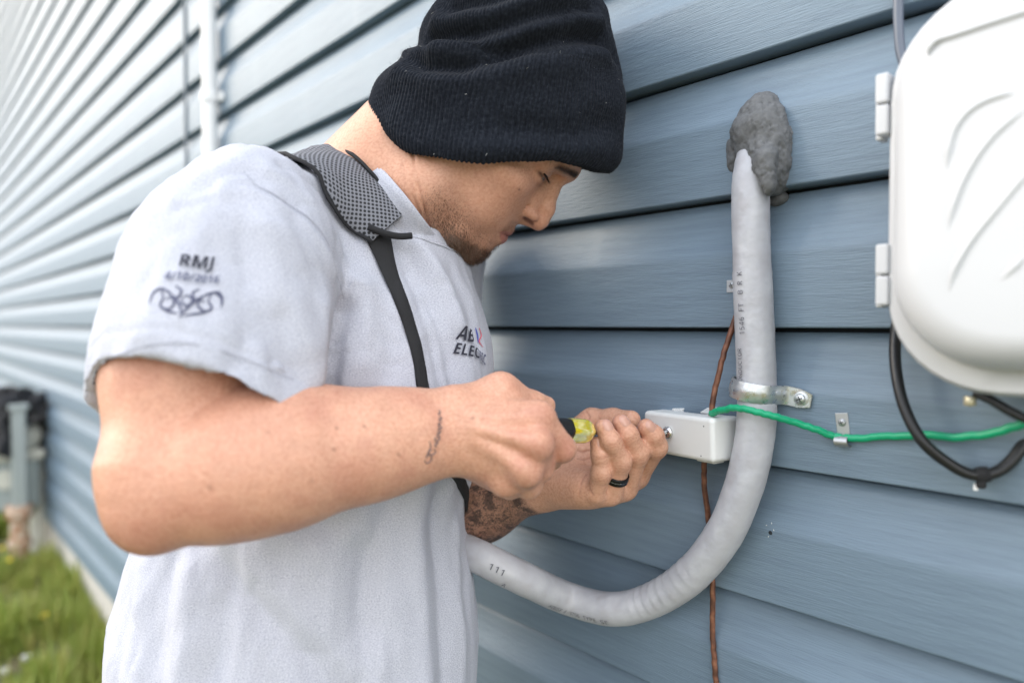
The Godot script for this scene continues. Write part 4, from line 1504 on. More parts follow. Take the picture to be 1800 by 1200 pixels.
		for jt in joints:
			var v: Vector3 = p - jt[0]
			if v.length_squared() > 0.00026:
				continue
			var tt := v.dot(jt[1])
			var facing := smoothstep(0.1, 0.7, (v - jt[1] * tt).normalized().dot(jt[2]))
			var wav := nz * 0.0012
			for o in jt[3]:
				dig += 0.00042 * exp(-pow((tt + wav - o) / 0.00055, 2)) * facing
		for l in palm:
			for k in l.size() - 1:
				var cp := Geometry3D.get_closest_point_to_segment(p, l[k], l[k + 1])
				var w := p.distance_to(cp) / 0.0009
				if w < 3.0:
					dig = maxf(dig, 0.0008 * exp(-w * w))
		c = c.lerp(Vector3(0.36, 0.15, 0.10), clampf(dig * 900.0, 0, 0.5))
		s.c.append(tint(c))
		s.v[i] = p + s.n[i] * (nf * 0.00008 - dig)
	s.n = PackedVector3Array()
	s.smooth()
	body.join(s)
	# trunk inside the clothes, so that head and arms belong to one figure
	var tf := Field.new()
	tf.begin(0.05, 0.0)
	tf.cone(at(617, 392, 0.725), at(600, 640, 0.74), 0.06, 0.10)
	tf.cone(at(600, 640, 0.74), at(530, 1250, 0.76), 0.11, 0.115)
	tf.cone(at(617, 400, 0.725), at(452, 390, 0.60), 0.045, 0.045)
	tf.cone(at(617, 400, 0.725), at(762, 430, 0.875), 0.045, 0.045)
	var b3 := AABB(at(617, 392, 0.725), Vector3.ZERO)
	for p in [at(400, 250, 0.5), at(900, 1400, 0.5), at(400, 1400, 0.95), at(900, 250, 0.95), at(400, 1400, 0.5), at(900, 1400, 0.95), at(400, 250, 0.95)]:
		b3 = b3.expand(p)
	s = tf.mesh_in(b3.position, b3.end, 0.012)
	for i in s.v.size():
		s.c.append(tint(SKIN))
	s.smooth()
	body.join(s)
	var sk := mat(Color.WHITE, 0.48, 0.0, 0.45)
	sk.vertex_color_use_as_albedo = true
	sk.albedo_texture = noise_map(0.035, 5, 73, 512, false, ramp([[0.15, Color(0.90, 0.83, 0.80)], [0.5, Color(0.975, 0.955, 0.945)], [0.8, Color(1, 1, 1)]]))
	sk.subsurf_scatter_enabled = true
	sk.subsurf_scatter_strength = 0.035
	bumpy(sk, noise_map(0.12, 4, 71, 512, false, null, FastNoiseLite.TYPE_CELLULAR), 0.02, Vector3.ONE * 16)
	M.skin = sk
	obj("body", body.mesh(), sk, man)
	build_nails(lf)

var head_soup: Soup
var right_arm: Field
var left_arm: Field

func build_nails(lf: Field) -> void:
	var nm := mat(lin(0.56, 0.31, 0.235), 0.28)
	for k in 4:
		var c: Array = [PINKY, RINGF, MIDDLE, INDEX][k]
		var d := at(c[2][0], c[2][1], c[2][2])
		var tip := at(c[3][0], c[3][1], c[3][2])
		var t := (tip - d).normalized()
		var to_eye := (eye_at.origin - tip).normalized()
		var pip := at(c[1][0], c[1][1], c[1][2])
		var dors := (d - (pip + tip) * 0.5)
		var n := (to_eye * 0.8 + eye_at.basis.x * 0.62 + eye_at.basis.y * 0.22).normalized()
		n = (n - t * n.dot(t)).normalized()
		var side := t.cross(n).normalized()
		var own := Field.new()
		own.begin(0.005, 0.0)
		var rr: Array = [[0.0080, 0.0068], [0.0092, 0.0078], [0.0095, 0.0080], [0.0098, 0.0082]][k]
		own.cone(d, tip, rr[0], rr[1])
		var rows := []
		for j in 9:
			var row := []
			var v := j / 8.0
			for i in 9:
				var u := i / 8.0 * 2.0 - 1.0
				var round_end := 1.0 - pow(absf(v * 2.0 - 1.0), 4.0) * 0.45
				var ang := u * 0.72 * round_end
				var base: Vector3 = tip + t * (v * 0.0115 - 0.0052)
				var dirr := (n * cos(ang) + side * sin(ang)).normalized()
				var q := own.hit(base + dirr * 0.03, -dirr, 0.04)
				var rim := (1.0 - pow(absf(u), 6.0)) * (1.0 - pow(absf(v * 2.0 - 1.0), 8.0))
				row.append(q + dirr * (0.00055 * rim - 0.0001 + (0.0004 * v)))
			rows.append(row)
		obj("fingernail", grid(rows).mesh(), nm, man)

func build_eyes() -> void:
	for s in [1.0, -1.0]:
		var ball := Soup.new()
		var xf := Transform3D(Basis(head.basis.z * s, head.basis.y, head.basis.x), Vector3.ZERO)
		# turned down towards the work
		var gaze: Vector3 = (head.basis.x * 0.80 - head.basis.y * 0.60).normalized()
		var rows := []
		var base := looking(hl(-27.5, -5.5, 31 * s), gaze, head.basis.y)
		for j in 17:
			var row := []
			var a := PI * j / 16.0
			for k in 24:
				var t := TAU * k / 24.0
				row.append(base * (Vector3(sin(a) * cos(t), sin(a) * sin(t), cos(a)) * 0.0121))
			rows.append(row)
		ball = grid(rows, true)
		for p in ball.v:
			var q := base.affine_inverse() * p
			var r := Vector2(q.x, q.y).length()
			var c := Color(0.26, 0.20, 0.18)
			if q.z > 0 and r < 0.0022:
				c = Color(0.004, 0.004, 0.004)
			elif q.z > 0 and r < 0.0056:
				c = Color(0.06, 0.03, 0.015)
			ball.c.append(c)
		var em := mat(Color.WHITE, 0.12)
		em.vertex_color_use_as_albedo = true
		obj("eyeball", ball.mesh(), em, man)

# short hairs that stand on the head's surface
func hairs(called: String, count: int, seed_: int, where: Callable, lean: Callable, long: Vector2, thick: float, material: Material) -> void:
	var rng := RandomNumberGenerator.new()
	rng.seed = seed_
	var s := Soup.new()
	var inv := head.affine_inverse()
	var tri := head_soup.f.size() / 3
	var pool := PackedInt32Array()
	for t in tri:
		var p := inv * head_soup.v[head_soup.f[t * 3]] * 1000.0
		if where.call(p) > 0.0:
			pool.append(t)
	if pool.is_empty():
		return
	var made := 0
	for tries in count * 6:
		if made >= count:
			break
		var t := pool[rng.randi() % pool.size()] * 3
		var u := rng.randf()
		var v := rng.randf()
		if u + v > 1.0:
			u = 1.0 - u
			v = 1.0 - v
		var a := head_soup.v[head_soup.f[t]]
		var p := a + (head_soup.v[head_soup.f[t + 1]] - a) * u + (head_soup.v[head_soup.f[t + 2]] - a) * v
		var n := head_soup.n[head_soup.f[t]]
		var q := inv * p * 1000.0
		if rng.randf() > where.call(q):
			continue
		made += 1
		var d: Vector3 = (head.basis * lean.call(q) + n * 0.55 + Vector3(rng.randf() - 0.5, rng.randf() - 0.5, rng.randf() - 0.5) * 0.7).normalized()
		var l: float = rng.randf_range(long.x, long.y) * lerpf(0.3, 1.0, clampf(where.call(q) * 1.3, 0.0, 1.0))
		var side := d.cross(n).normalized() * thick * 0.5
		if side.length() < 1e-7:
			continue
		var mid := p + d * l * 0.55
		var end: Vector3 = p + (d + head.basis * lean.call(q) * 0.35 - n * 0.25).normalized() * l
		var i0 := s.add(p - side)
		s.add(p + side)
		s.add(mid + side * 0.8)
		s.add(mid - side * 0.8)
		s.add(end)
		s.quad(i0, i0 + 1, i0 + 2, i0 + 3)
		s.tri(i0 + 3, i0 + 2, i0 + 4)
	var o := obj(called, s.mesh(), material, man)
	o.set_meta("kind", "stuff")

func build_hair() -> void:
	var dark := mat(lin(0.045, 0.026, 0.017), 0.45)
	var brown := mat(lin(0.115, 0.06, 0.034), 0.5)
	hairs("beard", 9500, 1, func(q: Vector3) -> float:
		var az := absf(q.z)
		var goat := smoothstep(-97, -106, q.y) * smoothstep(-70, -50, q.x)
		var jaw := smoothstep(-84, -106, q.y + (q.x + 40) * 0.28) * smoothstep(-92, -62, q.x) * 0.30
		var soul := smoothstep(-89, -92, q.y) * smoothstep(9, 5, az) * smoothstep(-30, -22, q.x) * 0.5
		var up := -88.0 + az * az * 0.02
		var g := maxf(goat, maxf(jaw, soul))
		return g if q.y < up and q.y > -134 else 0.0,
		func(q: Vector3) -> Vector3: return Vector3(0.45, -0.85, 0.15 * signf(q.z)), Vector2(0.0034, 0.0072), 0.00030, brown)
	hairs("stubble", 9000, 5, func(q: Vector3) -> float:
		return smoothstep(-66, -100, q.y + (q.x + 40) * 0.30) * smoothstep(-106, -84, q.x) if q.y > -132 and absf(q.z) > 8.0 else 0.0,
		func(q: Vector3) -> Vector3: return Vector3(0.3, -0.8, 0.15 * signf(q.z)), Vector2(0.0010, 0.0022), 0.00016, brown)
	hairs("moustache", 1300, 2, func(q: Vector3) -> float:
		var az := absf(q.z)
		var line := -68.0 - az * 0.10
		return exp(-pow((q.y - line) / 4.0, 2)) * smoothstep(30, 22, az) * smoothstep(-34, -24, q.x) * 0.9,
		func(q: Vector3) -> Vector3: return Vector3(0.25, -0.7, 0.75 * signf(q.z)), Vector2(0.003, 0.0058), 0.00026, brown)
	hairs("eyebrow", 2200, 3, func(q: Vector3) -> float:
		var az := absf(q.z)
		return exp(-pow((q.y - (13.5 - az * az * 0.0028)) / 3.0, 2)) * smoothstep(4, 9, az) * smoothstep(46, 38, az) * smoothstep(-40, -28, q.x),
		func(q: Vector3) -> Vector3: return Vector3(-0.35, 0.25, 1.0 * signf(q.z)), Vector2(0.005, 0.009), 0.00034, dark)
	# lashes and the dark line of the upper lid
	var hf := head_field()
	var rng := RandomNumberGenerator.new()
	rng.seed = 4
	var lash := Soup.new()
	for s_ in [1.0, -1.0]:
		var edge := PackedVector3Array()
		for k in 90:
			var z := lerpf(18.0, 43.0, k / 89.0)
			var y := -7.6 - 1.2 * sin(PI * clampf((z - 18.0) / 20.0, 0, 1)) + maxf(z - 33.0, 0) * 0.24 + 1.6
			var p := hf.onto(hl(-12.0 - maxf(z - 33, 0) * 0.85, y, z * s_), 0.0002)
			edge.append(p)
			for r in 4:
				var out: Vector3 = (head.basis * Vector3(0.85, -0.42 + rng.randf() * 0.3, ((z - 30.0) * 0.03 + rng.randf() * 0.3 - 0.15) * s_)).normalized()
				var l := rng.randf_range(0.005, 0.0085)
				var sd := out.cross(head.basis.y).normalized() * 0.00017
				var m2 := p + out * l * 0.5 - head.basis.y * 0.0005
				var i0 := lash.add(p - sd)
				lash.add(p + sd)
				lash.add(m2 + sd)
				lash.add(m2 - sd)
				lash.add(p + out * l + head.basis.y * 0.0008)
				lash.quad(i0, i0 + 1, i0 + 2, i0 + 3)
				lash.tri(i0 + 3, i0 + 2, i0 + 4)
		lash.join_flat(tube(edge, 0.0009, 6, head.basis.y))
	var lo := obj("eyelashes", lash.mesh(), mat(lin(0.018, 0.011, 0.008), 0.5), man)
	lo.set_meta("kind", "stuff")

# ---------------------------------------------------------------- clothes
func HEM_AT() -> Vector3:
	return at(356, 730, 0.510)

func HEM_DIR() -> Vector3:
	return (at(328, 760, 0.500) - at(392, 600, 0.543)).normalized()

func shirt_field() -> Field:
	var f := shirt
	var lat: Vector3 = eye_at.basis * Vector3(-0.37, 0, 0.93)
	# right sleeve, cut square and hollow at the hem
	f.begin(0.035, 0.0)
	f.cone(at(452, 382, 0.590), at(418, 470, 0.566), 0.060, 0.074)
	f.cone(at(418, 470, 0.566), at(378, 620, 0.535), 0.074, 0.076)
	f.cone(at(378, 620, 0.535), at(344, 800, 0.500), 0.076, 0.080)
	var h := HEM_AT()
	var d := HEM_DIR()
	f.begin(0.0, 0.002, true)
	f.rod(h, h + d * 0.2, 0.16)
	f.begin(0.0, 0.001, true)
	f.cone(h - d * 0.06, h + d * 0.1, 0.066, 0.0835)
	# left sleeve
	f.begin(0.03, 0.0)
	f.cone(at(765, 425, 0.875), at(738, 800, 0.84), 0.062, 0.066)
	f.cone(at(738, 800, 0.84), at(736, 900, 0.835), 0.066, 0.068)
	var h2 := at(760, 880, 0.835)
	var d2 := (at(800, 1000, 0.80) - at(765, 800, 0.85)).normalized()
	f.begin(0.0, 0.002, true)
	f.rod(h2, h2 + d2 * 0.2, 0.16)
	# trunk
	f.begin(0.06, 0.012)
	f.cone(at(640, 385, 0.725), at(460, 385, 0.600), 0.050, 0.052)
	f.cone(at(640, 385, 0.725), at(762, 430, 0.872), 0.050, 0.056)
	f.cone(at(655, 470, 0.725), at(618, 640, 0.725), 0.092, 0.135)
	f.flat(at(618, 640, 0.725), at(556, 850, 0.735), 0.142, 0.146, lat, 0.92)
	f.flat(at(556, 850, 0.735), at(526, 1110, 0.735), 0.148, 0.181, lat, 0.88)
	f.flat(at(526, 1110, 0.735), at(514, 1420, 0.735), 0.181, 0.186, lat, 0.88)
	# open below
	var hb := at(490, 1330, 0.735)
	f.begin(0.0, 0.002, true)
	f.rod(hb, hb + Vector3(0, -0.4, 0), 0.5)
	return f

var folds_laid := []
var cloth_noise := FastNoiseLite.new()

# how far the cloth stands out from or falls in from the plain form at p
func shirt_push(p: Vector3) -> float:
	var d := cloth_noise.get_noise_3d(p.x, p.y * 0.5, p.z) * 0.007
	d += cloth_noise.get_noise_3d(p.x * 2.6 + 3.0, p.y * 0.55, p.z * 2.6) * 0.0032
	d -= 0.0012 * exp(-absf(cloth_noise.get_noise_3d(p.x * 1.3 + p.y * 0.9 + 7.0, p.y * 0.7 - p.x * 0.4, p.z * 1.2)) * 14.0)
	for l in folds_laid:
		if not (l[3] as AABB).has_point(p):
			continue
		var best := 1.0
		for k in l[0].size() - 1:
			best = minf(best, p.distance_to(Geometry3D.get_closest_point_to_segment(p, l[0][k], l[0][k + 1])))
		var w: float = best / l[2]
		d += l[1] * 1.6 * exp(-pow(w, 1.6))
	return d

func build_shirt() -> void:
	var f := shirt
	var b := AABB(at(600, 700, 0.72), Vector3.ZERO)
	for p in [at(100, 200, 0.42), at(900, 1500, 0.46), at(100, 1500, 0.46), at(900, 200, 0.42), at(100, 1400, 0.97), at(900, 1400, 0.97), at(100, 230, 0.97), at(900, 230, 0.97)]:
		b = b.expand(p)
	var s := f.mesh_in(b.position, b.end, 0.0036)
	s.smooth()
	# folds: [points, depth in mm (+ out, - in), half width in mm]
	var folds := [
		[[[600, 545], [585, 610], [574, 690]], -9.0, 11.0],
		[[[612, 500], [608, 590], [600, 690]], 4.0, 13.0],
		[[[560, 540], [556, 610], [552, 672]], 5.0, 14.0],
		[[[427, 320], [470, 335], [512, 352], [560, 400], [592, 470], [606, 530]], -1.6, 2.6],
		[[[436, 330], [480, 348], [520, 372], [560, 425], [584, 480]], 1.4, 5.0],
		[[[470, 300], [540, 345], [590, 415], [625, 500]], 2.6, 10.0],
		[[[500, 285], [570, 330], [620, 400], [648, 480]], -2.6, 8.0],
		[[[640, 430], [652, 520], [640, 640]], 3.2, 12.0],
		[[[665, 440], [690, 540], [690, 660]], -2.4, 12.0],
		[[[720, 440], [755, 510], [785, 600], [800, 680]], -4.2, 8.0],
		[[[735, 430], [780, 500], [806, 570]], 3.4, 9.0],
		[[[700, 430], [738, 520], [768, 620], [778, 690]], -3.4, 7.0],
		[[[790, 480], [815, 530], [835, 600]], -2.0, 9.0],
		[[[340, 920], [420, 1030], [490, 1105], [560, 1180], [620, 1260]], -4.5, 15.0],
		[[[380, 920], [462, 1020], [535, 1090], [620, 1180]], 3.0, 17.0],
		[[[480, 930], [560, 960], [640, 930]], 5.0, 24.0],
		[[[560, 915], [640, 985], [660, 1100]], -4.0, 20.0],
		[[[690, 880], [650, 960], [630, 1080], [640, 1200]], -4.5, 16.0],
		[[[745, 850], [735, 960], [745, 1080], [750, 1200]], 4.0, 16.0],
		[[[775, 870], [772, 980], [780, 1090], [785, 1200]], -4.0, 11.0],
		[[[800, 930], [806, 1050], [812, 1200]], 3.0, 12.0],
		[[[300, 985], [280, 1080], [262, 1200]], -3.5, 16.0],
		[[[330, 1010], [330, 1110], [310, 1200]], 3.5, 18.0],
		[[[385, 1080], [380, 1140], [360, 1200]], -3.0, 14.0],
		[[[250, 1000], [240, 1100], [225, 1200]], 2.0, 12.0],
		[[[400, 360], [430, 450], [470, 560], [505, 660]], -2.0, 14.0],
		[[[470, 400], [500, 500], [530, 600]], 2.4, 14.0],
		[[[330, 400], [300, 480], [270, 560]], 1.6, 18.0],
		[[[360, 330], [390, 312], [440, 300]], -1.2, 6.0],
		[[[315, 372], [340, 362], [368, 352]], -1.0, 5.0],
		[[[500, 560], [518, 620], [528, 668]], -3.0, 10.0],
	]
	var eye := eye_at.origin
	for fo in folds:
		var line := []
		for q in fo[0]:
			var dir := (at(q[0], q[1], 1.0) - eye).normalized()
			line.append(f.hit(eye + dir * 0.3, dir, 0.8))
		var bb := AABB(line[0], Vector3.ZERO)
		for q in line:
			bb = bb.expand(q)
		folds_laid.append([line, fo[1] * 0.001, fo[2] * 0.001, bb.grow(fo[2] * 0.003)])
	cloth_noise.seed = 17
	cloth_noise.frequency = 9.0
	cloth_noise.fractal_octaves = 3
	var hem := HEM_AT()
	var hemd := HEM_DIR()
	for i in s.v.size():
		var p := s.v[i]
		var d := shirt_push(p)
		# stitched line above the sleeve hem, and a wavy edge
		var v := (p - hem).dot(hemd)
		if v > -0.05 and p.distance_to(hem) < 0.12:
			d += -0.0009 * exp(-pow((v + 0.021) / 0.0018, 2.0))
			s.v[i] += hemd * cloth_noise.get_noise_3dv(p * 0.9 + Vector3(5, 5, 5)) * 0.014 * smoothstep(-0.05, 0.0, v)
		s.v[i] += s.n[i] * d
	s.n = PackedVector3Array()
	var m := mat(Color.WHITE, 0.95, 0.0, 0.2)
	m.albedo_texture = noise_map(0.11, 3, 81, 1024, false, ramp([[0.22, lin(0.33, 0.34, 0.41)], [0.42, lin(0.46, 0.47, 0.54)], [0.6, lin(0.53, 0.54, 0.60)], [0.85, lin(0.62, 0.625, 0.68)]]))
	bumpy(m, noise_map(0.22, 2, 83, 512), 0.035, Vector3.ONE * 5.5)
	m.rim_enabled = true
	m.rim = 0.25
	m.rim_tint = 0.5
	M.shirt = m
	var o := obj("shirt", s.mesh(), m, man)
	# ribbed collar
	var ring := [at(606, 276, 0.735), at(640, 292, 0.664), at(690, 346, 0.634), at(732, 400, 0.642), at(762, 438, 0.682), at(768, 446, 0.73), at(738, 420, 0.785), at(680, 350, 0.81), at(622, 286, 0.785)]
	ring.append(ring[0])
	ring.append(ring[1])
	var path := spline(ring, 36)
	path = path.slice(0, 36 * 9)
	var mid := Vector3.ZERO
	for p in path:
		mid += p
	mid /= path.size()
	var axis := (at(765, 262, 0.70) - at(617, 392, 0.725)).normalized()
	var rows := []
	var cross_ := [[-0.0145, 0.001], [-0.0135, 0.0032], [-0.004, 0.004], [0.004, 0.0036], [0.0095, 0.003], [0.0108, 0.0012], [0.0100, -0.001], [0.0, -0.002], [-0.0135, -0.001]]
	for k in cross_.size():
		var row := []
		for i in path.size():
			var out := (path[i] - mid)
			out = (out - axis * out.dot(axis)).normalized()
			var rib: float = (0.0004 if i % 2 == 0 else -0.0004) if k > 0 and k < 6 else 0.0
			var cp: Vector3 = path[i] + axis * cross_[k][0] + out * (cross_[k][1] + rib)
			if cross_[k][0] <= -0.004:
				cp = f.onto(cp, 0.0)
				cp += f.slope(cp) * (shirt_push(cp) + (-0.0012 if k == 0 else (0.0007 if k < 4 else -0.004)))
			row.append(cp)
		rows.append(row)
	rows.append(rows[0])
	obj("collar", grid(rows, true).mesh(), m, o)

func build_trousers() -> void:
	var f := Field.new()
	var a := at(560, 1250, 0.72)
	var fwd: Vector3 = (eye_at.basis * Vector3(0.93, 0, 0.37))
	fwd.y = 0
	fwd = fwd.normalized()
	var lat := fwd.cross(Vector3.UP).normalized()
	var hip := Vector3(a.x, 0.84, a.z) - fwd * 0.06
	f.begin(0.04, 0.0)
	f.egg(hip, Vector3(0.14, 0.12, 0.155), Basis(fwd, Vector3.UP, lat))
	for s: float in [-1.0, 1.0]:
		var h := hip + lat * 0.085 * s - Vector3(0, 0.05, 0)
		var k := hip + lat * 0.10 * s + fwd * 0.05 - Vector3(0, 0.40, 0)
		var an := hip + lat * 0.11 * s + fwd * (0.02 * s) - Vector3(0, 0.77, 0)
		f.cone(h, k, 0.092, 0.072)
		f.cone(k, an, 0.070, 0.062)
	var jean := bumpy(mat(lin(0.03, 0.04, 0.065), 0.9), noise_map(0.2, 2, 91, 256), 0.05, Vector3.ONE * 6)
	obj("trousers", f.mesh_in(hip - Vector3(0.35, 0.86, 0.35), hip + Vector3(0.35, 0.2, 0.35), 0.011).mesh(), jean, man)
	for s: float in [-1.0, 1.0]:
		var g := Field.new()
		g.begin(0.03, 0.0)
		var an := hip + lat * 0.11 * s + fwd * (0.02 * s)
		an.y = 0.0
		g.cone(an + Vector3(0, 0.15, 0), an + Vector3(0, 0.05, 0) - fwd * 0.01, 0.05, 0.045)
		g.cone(an + Vector3(0, 0.045, 0) - fwd * 0.02, an + Vector3(0, 0.04, 0) + fwd * 0.15, 0.045, 0.04)
		g.begin(0.0, 0.003, true)
		g.rod(an - Vector3(0, 0.3, 0), an - Vector3(0, 0.0, 0), 0.4)
		obj("boot", g.mesh_in(an - Vector3(0.25, 0.03, 0.25), an + Vector3(0.25, 0.22, 0.25), 0.008).mesh(), bumpy(mat(lin(0.06, 0.04, 0.025), 0.7), noise_map(0.1, 3, 93, 128), 0.05, Vector3.ONE * 6), man)

# the knitted hat: rings from the turned-up rim to the crown, with real ribs
func build_beanie() -> void:
	# [back px, back py, front px, front py, half width m, dip of the sides m]
	var rings := [
		[672, 205, 1050, 294, 0.074, 0.022],
		[660, 209, 1072, 305, 0.082, 0.024],
		[653, 196, 1090, 288, 0.0890, 0.022],
		[655, 178, 1097, 262, 0.0915, 0.018],
		[664, 150, 1098, 225, 0.0930, 0.012],
		[682, 124, 1097, 190, 0.0935, 0.008],
		[700, 104, 1094, 160, 0.0930, 0.005],
		[708, 96, 1092, 148, 0.0905, 0.004],
		[717, 93, 1091, 138, 0.0870, 0.003],
		[735, 90, 1088, 120, 0.0870, 0.0],
		[743, 66, 1082, 88, 0.0880, 0.0],
		[756, 36, 1072, 50, 0.0870, 0.0],
		[778, 6, 1062, 18, 0.0830, 0.0],
		[806, -26, 1042, -16, 0.0740, 0.0],
		[842, -54, 1012, -46, 0.0560, 0.0],
		[880, -72, 980, -68, 0.0340, 0.0],
		[915, -80, 945, -78, 0.0100, 0.0]]
	var per := 8
	var sides := 190 * 4
	var n := FastNoiseLite.new()
	n.seed = 6
	n.frequency = 14.0
	n.fractal_octaves = 2
	var fine := FastNoiseLite.new()
	fine.seed = 8
	fine.frequency = 700.0
	var axis := (at(925, -80, 0.70) - at(870, 255, 0.70)).normalized()
	var z := head.basis.z
	var creases := [
		[[[690, 108], [745, 118], [820, 118], [880, 96], [940, 74], [1010, 60], [1060, 62]], -0.0085, 0.0085],
		[[[700, 130], [770, 142], [860, 140], [960, 112], [1060, 95]], 0.005, 0.013],
		[[[760, 70], [830, 62], [905, 40], [980, 18], [1040, 12]], -0.0065, 0.008],
		[[[770, 92], [840, 88], [910, 66], [990, 40], [1050, 36]], 0.0055, 0.011],
		[[[770, 40], [840, 30], [920, 6], [990, -14]], 0.005, 0.011],
		[[[800, 12], [860, 0], [930, -22]], -0.006, 0.009],
		[[[1000, 40], [1050, 70], [1085, 100]], -0.003, 0.010],
		[[[660, 175], [740, 205], [830, 222], [930, 226], [1060, 214]], -0.0016, 0.014],
		[[[900, 222], [960, 232], [1020, 232], [1085, 218]], -0.003, 0.012],
		[[[820, 258], [900, 262], [980, 262], [1060, 258]], 0.002, 0.010],
	]
	var laid := []
	var rows := []
	var total: int = (rings.size() - 1) * per
	var ring_at := func(t: float) -> Array:
		var i := mini(int(t), rings.size() - 2)
		var fr := t - i
		var out := []
		for k in 6:
			var p0: float = rings[maxi(i - 1, 0)][k]
			var p1: float = rings[i][k]
			var p2: float = rings[i + 1][k]
			var p3: float = rings[mini(i + 2, rings.size() - 1)][k]
			out.append(cubic_interpolate(p1, p2, p0, p3, fr))
		return out
	var place := func(r: Array, a: float) -> Vector3:
		var bk := at(r[0], r[1], 0.70)
		var ft := at(r[2], r[3], 0.70)
		var c := (bk + ft) * 0.5
		var hx := (ft - bk) * 0.5
		var ca := cos(a)
		var sa := sin(a)
		var pw := 0.92
		return c + hx * (signf(ca) * pow(absf(ca), pw)) + z * (signf(sa) * pow(absf(sa), pw) * r[4]) - axis * r[5] * smoothstep(-1.02, -0.5, ca) * smoothstep(0.58, -0.25, ca)
	var smooth_rows := []
	for j in total + 1:
		var r: Array = ring_at.call(float(j) / per)
		var row := []
		for i in sides:
			row.append(place.call(r, TAU * i / sides))
		smooth_rows.append(row)
	var base := grid(smooth_rows, true)
	base.smooth()
	# which way is out
	var mid := at(870, 150, 0.70)
	var sgn := 1.0 if base.n[sides * 30].dot(base.v[sides * 30] - mid) > 0 else -1.0
	# creases start where the sight line first meets the near side
	var inv := eye_at.affine_inverse()
	var s := grid(smooth_rows, true)
	var px := PackedVector2Array()
	for i in base.v.size():
		var q := inv * base.v[i]
		px.append(Vector2(900 + q.x / -q.z * FOCAL, 600 - q.y / -q.z * FOCAL) if (base.v[i] - mid).dot(z) > -0.01 else Vector2(-9999, 0))
	for cr in creases:
		var line := []
		for q in cr[0]:
			var best := 1e9
			var got := Vector3.ZERO
			for i in range(0, px.size(), 5):
				var dd := px[i].distance_squared_to(Vector2(q[0], q[1]))
				if dd < best:
					best = dd
					got = base.v[i]
			line.append(got)
		var bb := AABB(line[0], Vector3.ZERO)
		for q in line:
			bb = bb.expand(q)
		laid.append([line, cr[1], cr[2], bb.grow(cr[2] * 2.6)])
	for i in s.v.size():
		var p := base.v[i]
		var d := n.get_noise_3dv(p) * 0.0035
		for l in laid:
			if not (l[3] as AABB).has_point(p):
				continue
			var best := 1.0
			for k in l[0].size() - 1:
				best = minf(best, p.distance_to(Geometry3D.get_closest_point_to_segment(p, l[0][k], l[0][k + 1])))
			var w: float = best / l[2]
			if w < 2.5:
				d += l[1] * 1.35 * exp(-w * w)
		var col := i % sides
		var j := i / sides
		var ph := col % 4
		var rib: float = [0.00075, 0.0003, -0.00085, 0.0003][ph]
		rib *= 1.0 + 0.35 * sin(j * 1.9 + col * 0.7)
		rib *= smoothstep(total, total - 30, j) * 0.8 + 0.2
		s.v[i] = p + base.n[i] * sgn * (d + rib + fine.get_noise_3dv(p) * 0.00028)
	# inner turn of the rim
	var m := mat(Color.WHITE, 0.95, 0.0, 0.15)
	m.albedo_texture = noise_map(0.05, 4, 95, 512, false, ramp([[0.2, lin(0.008, 0.0095, 0.014)], [0.6, lin(0.015, 0.018, 0.025)], [0.9, lin(0.032, 0.036, 0.047)]]))
	m.uv1_triplanar = true
	m.uv1_scale = Vector3.ONE * 9
	m.rim_enabled = true
	m.rim = 0.12
	m.rim_tint = 0.4
	s.n = PackedVector3Array()
	s.uv = PackedVector2Array()
	var hat := obj("beanie", s.mesh(), m, man)
	# loose fuzz
	var rng := RandomNumberGenerator.new()
	rng.seed = 77
	var fz := Soup.new()
	var lint := Soup.new()
	for k in 7000:
		var i := rng.randi() % s.v.size()
		var p := s.v[i]
		var nn := base.n[i] * sgn
		var dd := (nn * rng.randf_range(0.3, 1.0) + Vector3(rng.randf() - 0.5, rng.randf() - 0.5, rng.randf() - 0.5) * 1.4).normalized()
		var len_ := rng.randf_range(0.0015, 0.0045)
		var side := dd.cross(Vector3(rng.randf() - 0.5, rng.randf() - 0.5, rng.randf() - 0.5)).normalized() * 0.00008
		var target: Soup = lint if k % 60 == 0 else fz
		if k % 60 == 0:
			side *= 2.0
			len_ *= 0.6
			dd = (dd - nn * dd.dot(nn) * 0.7).normalized()
			p += nn * 0.0012
		var a := target.add(p - side)
		target.add(p + side)
		target.add(p + dd * len_ + side * 0.5)
		target.add(p + dd * len_ - side * 0.5)
		target.quad(a, a + 1, a + 2, a + 3)
	var fo := obj("wool_fuzz", fz.mesh(), mat(lin(0.03, 0.033, 0.045), 0.8), hat)
	fo.set_meta("kind", "stuff")
	var lo := obj("lint", lint.mesh(), mat(lin(0.5, 0.5, 0.48), 0.8), hat)
	lo.set_meta("kind", "stuff")

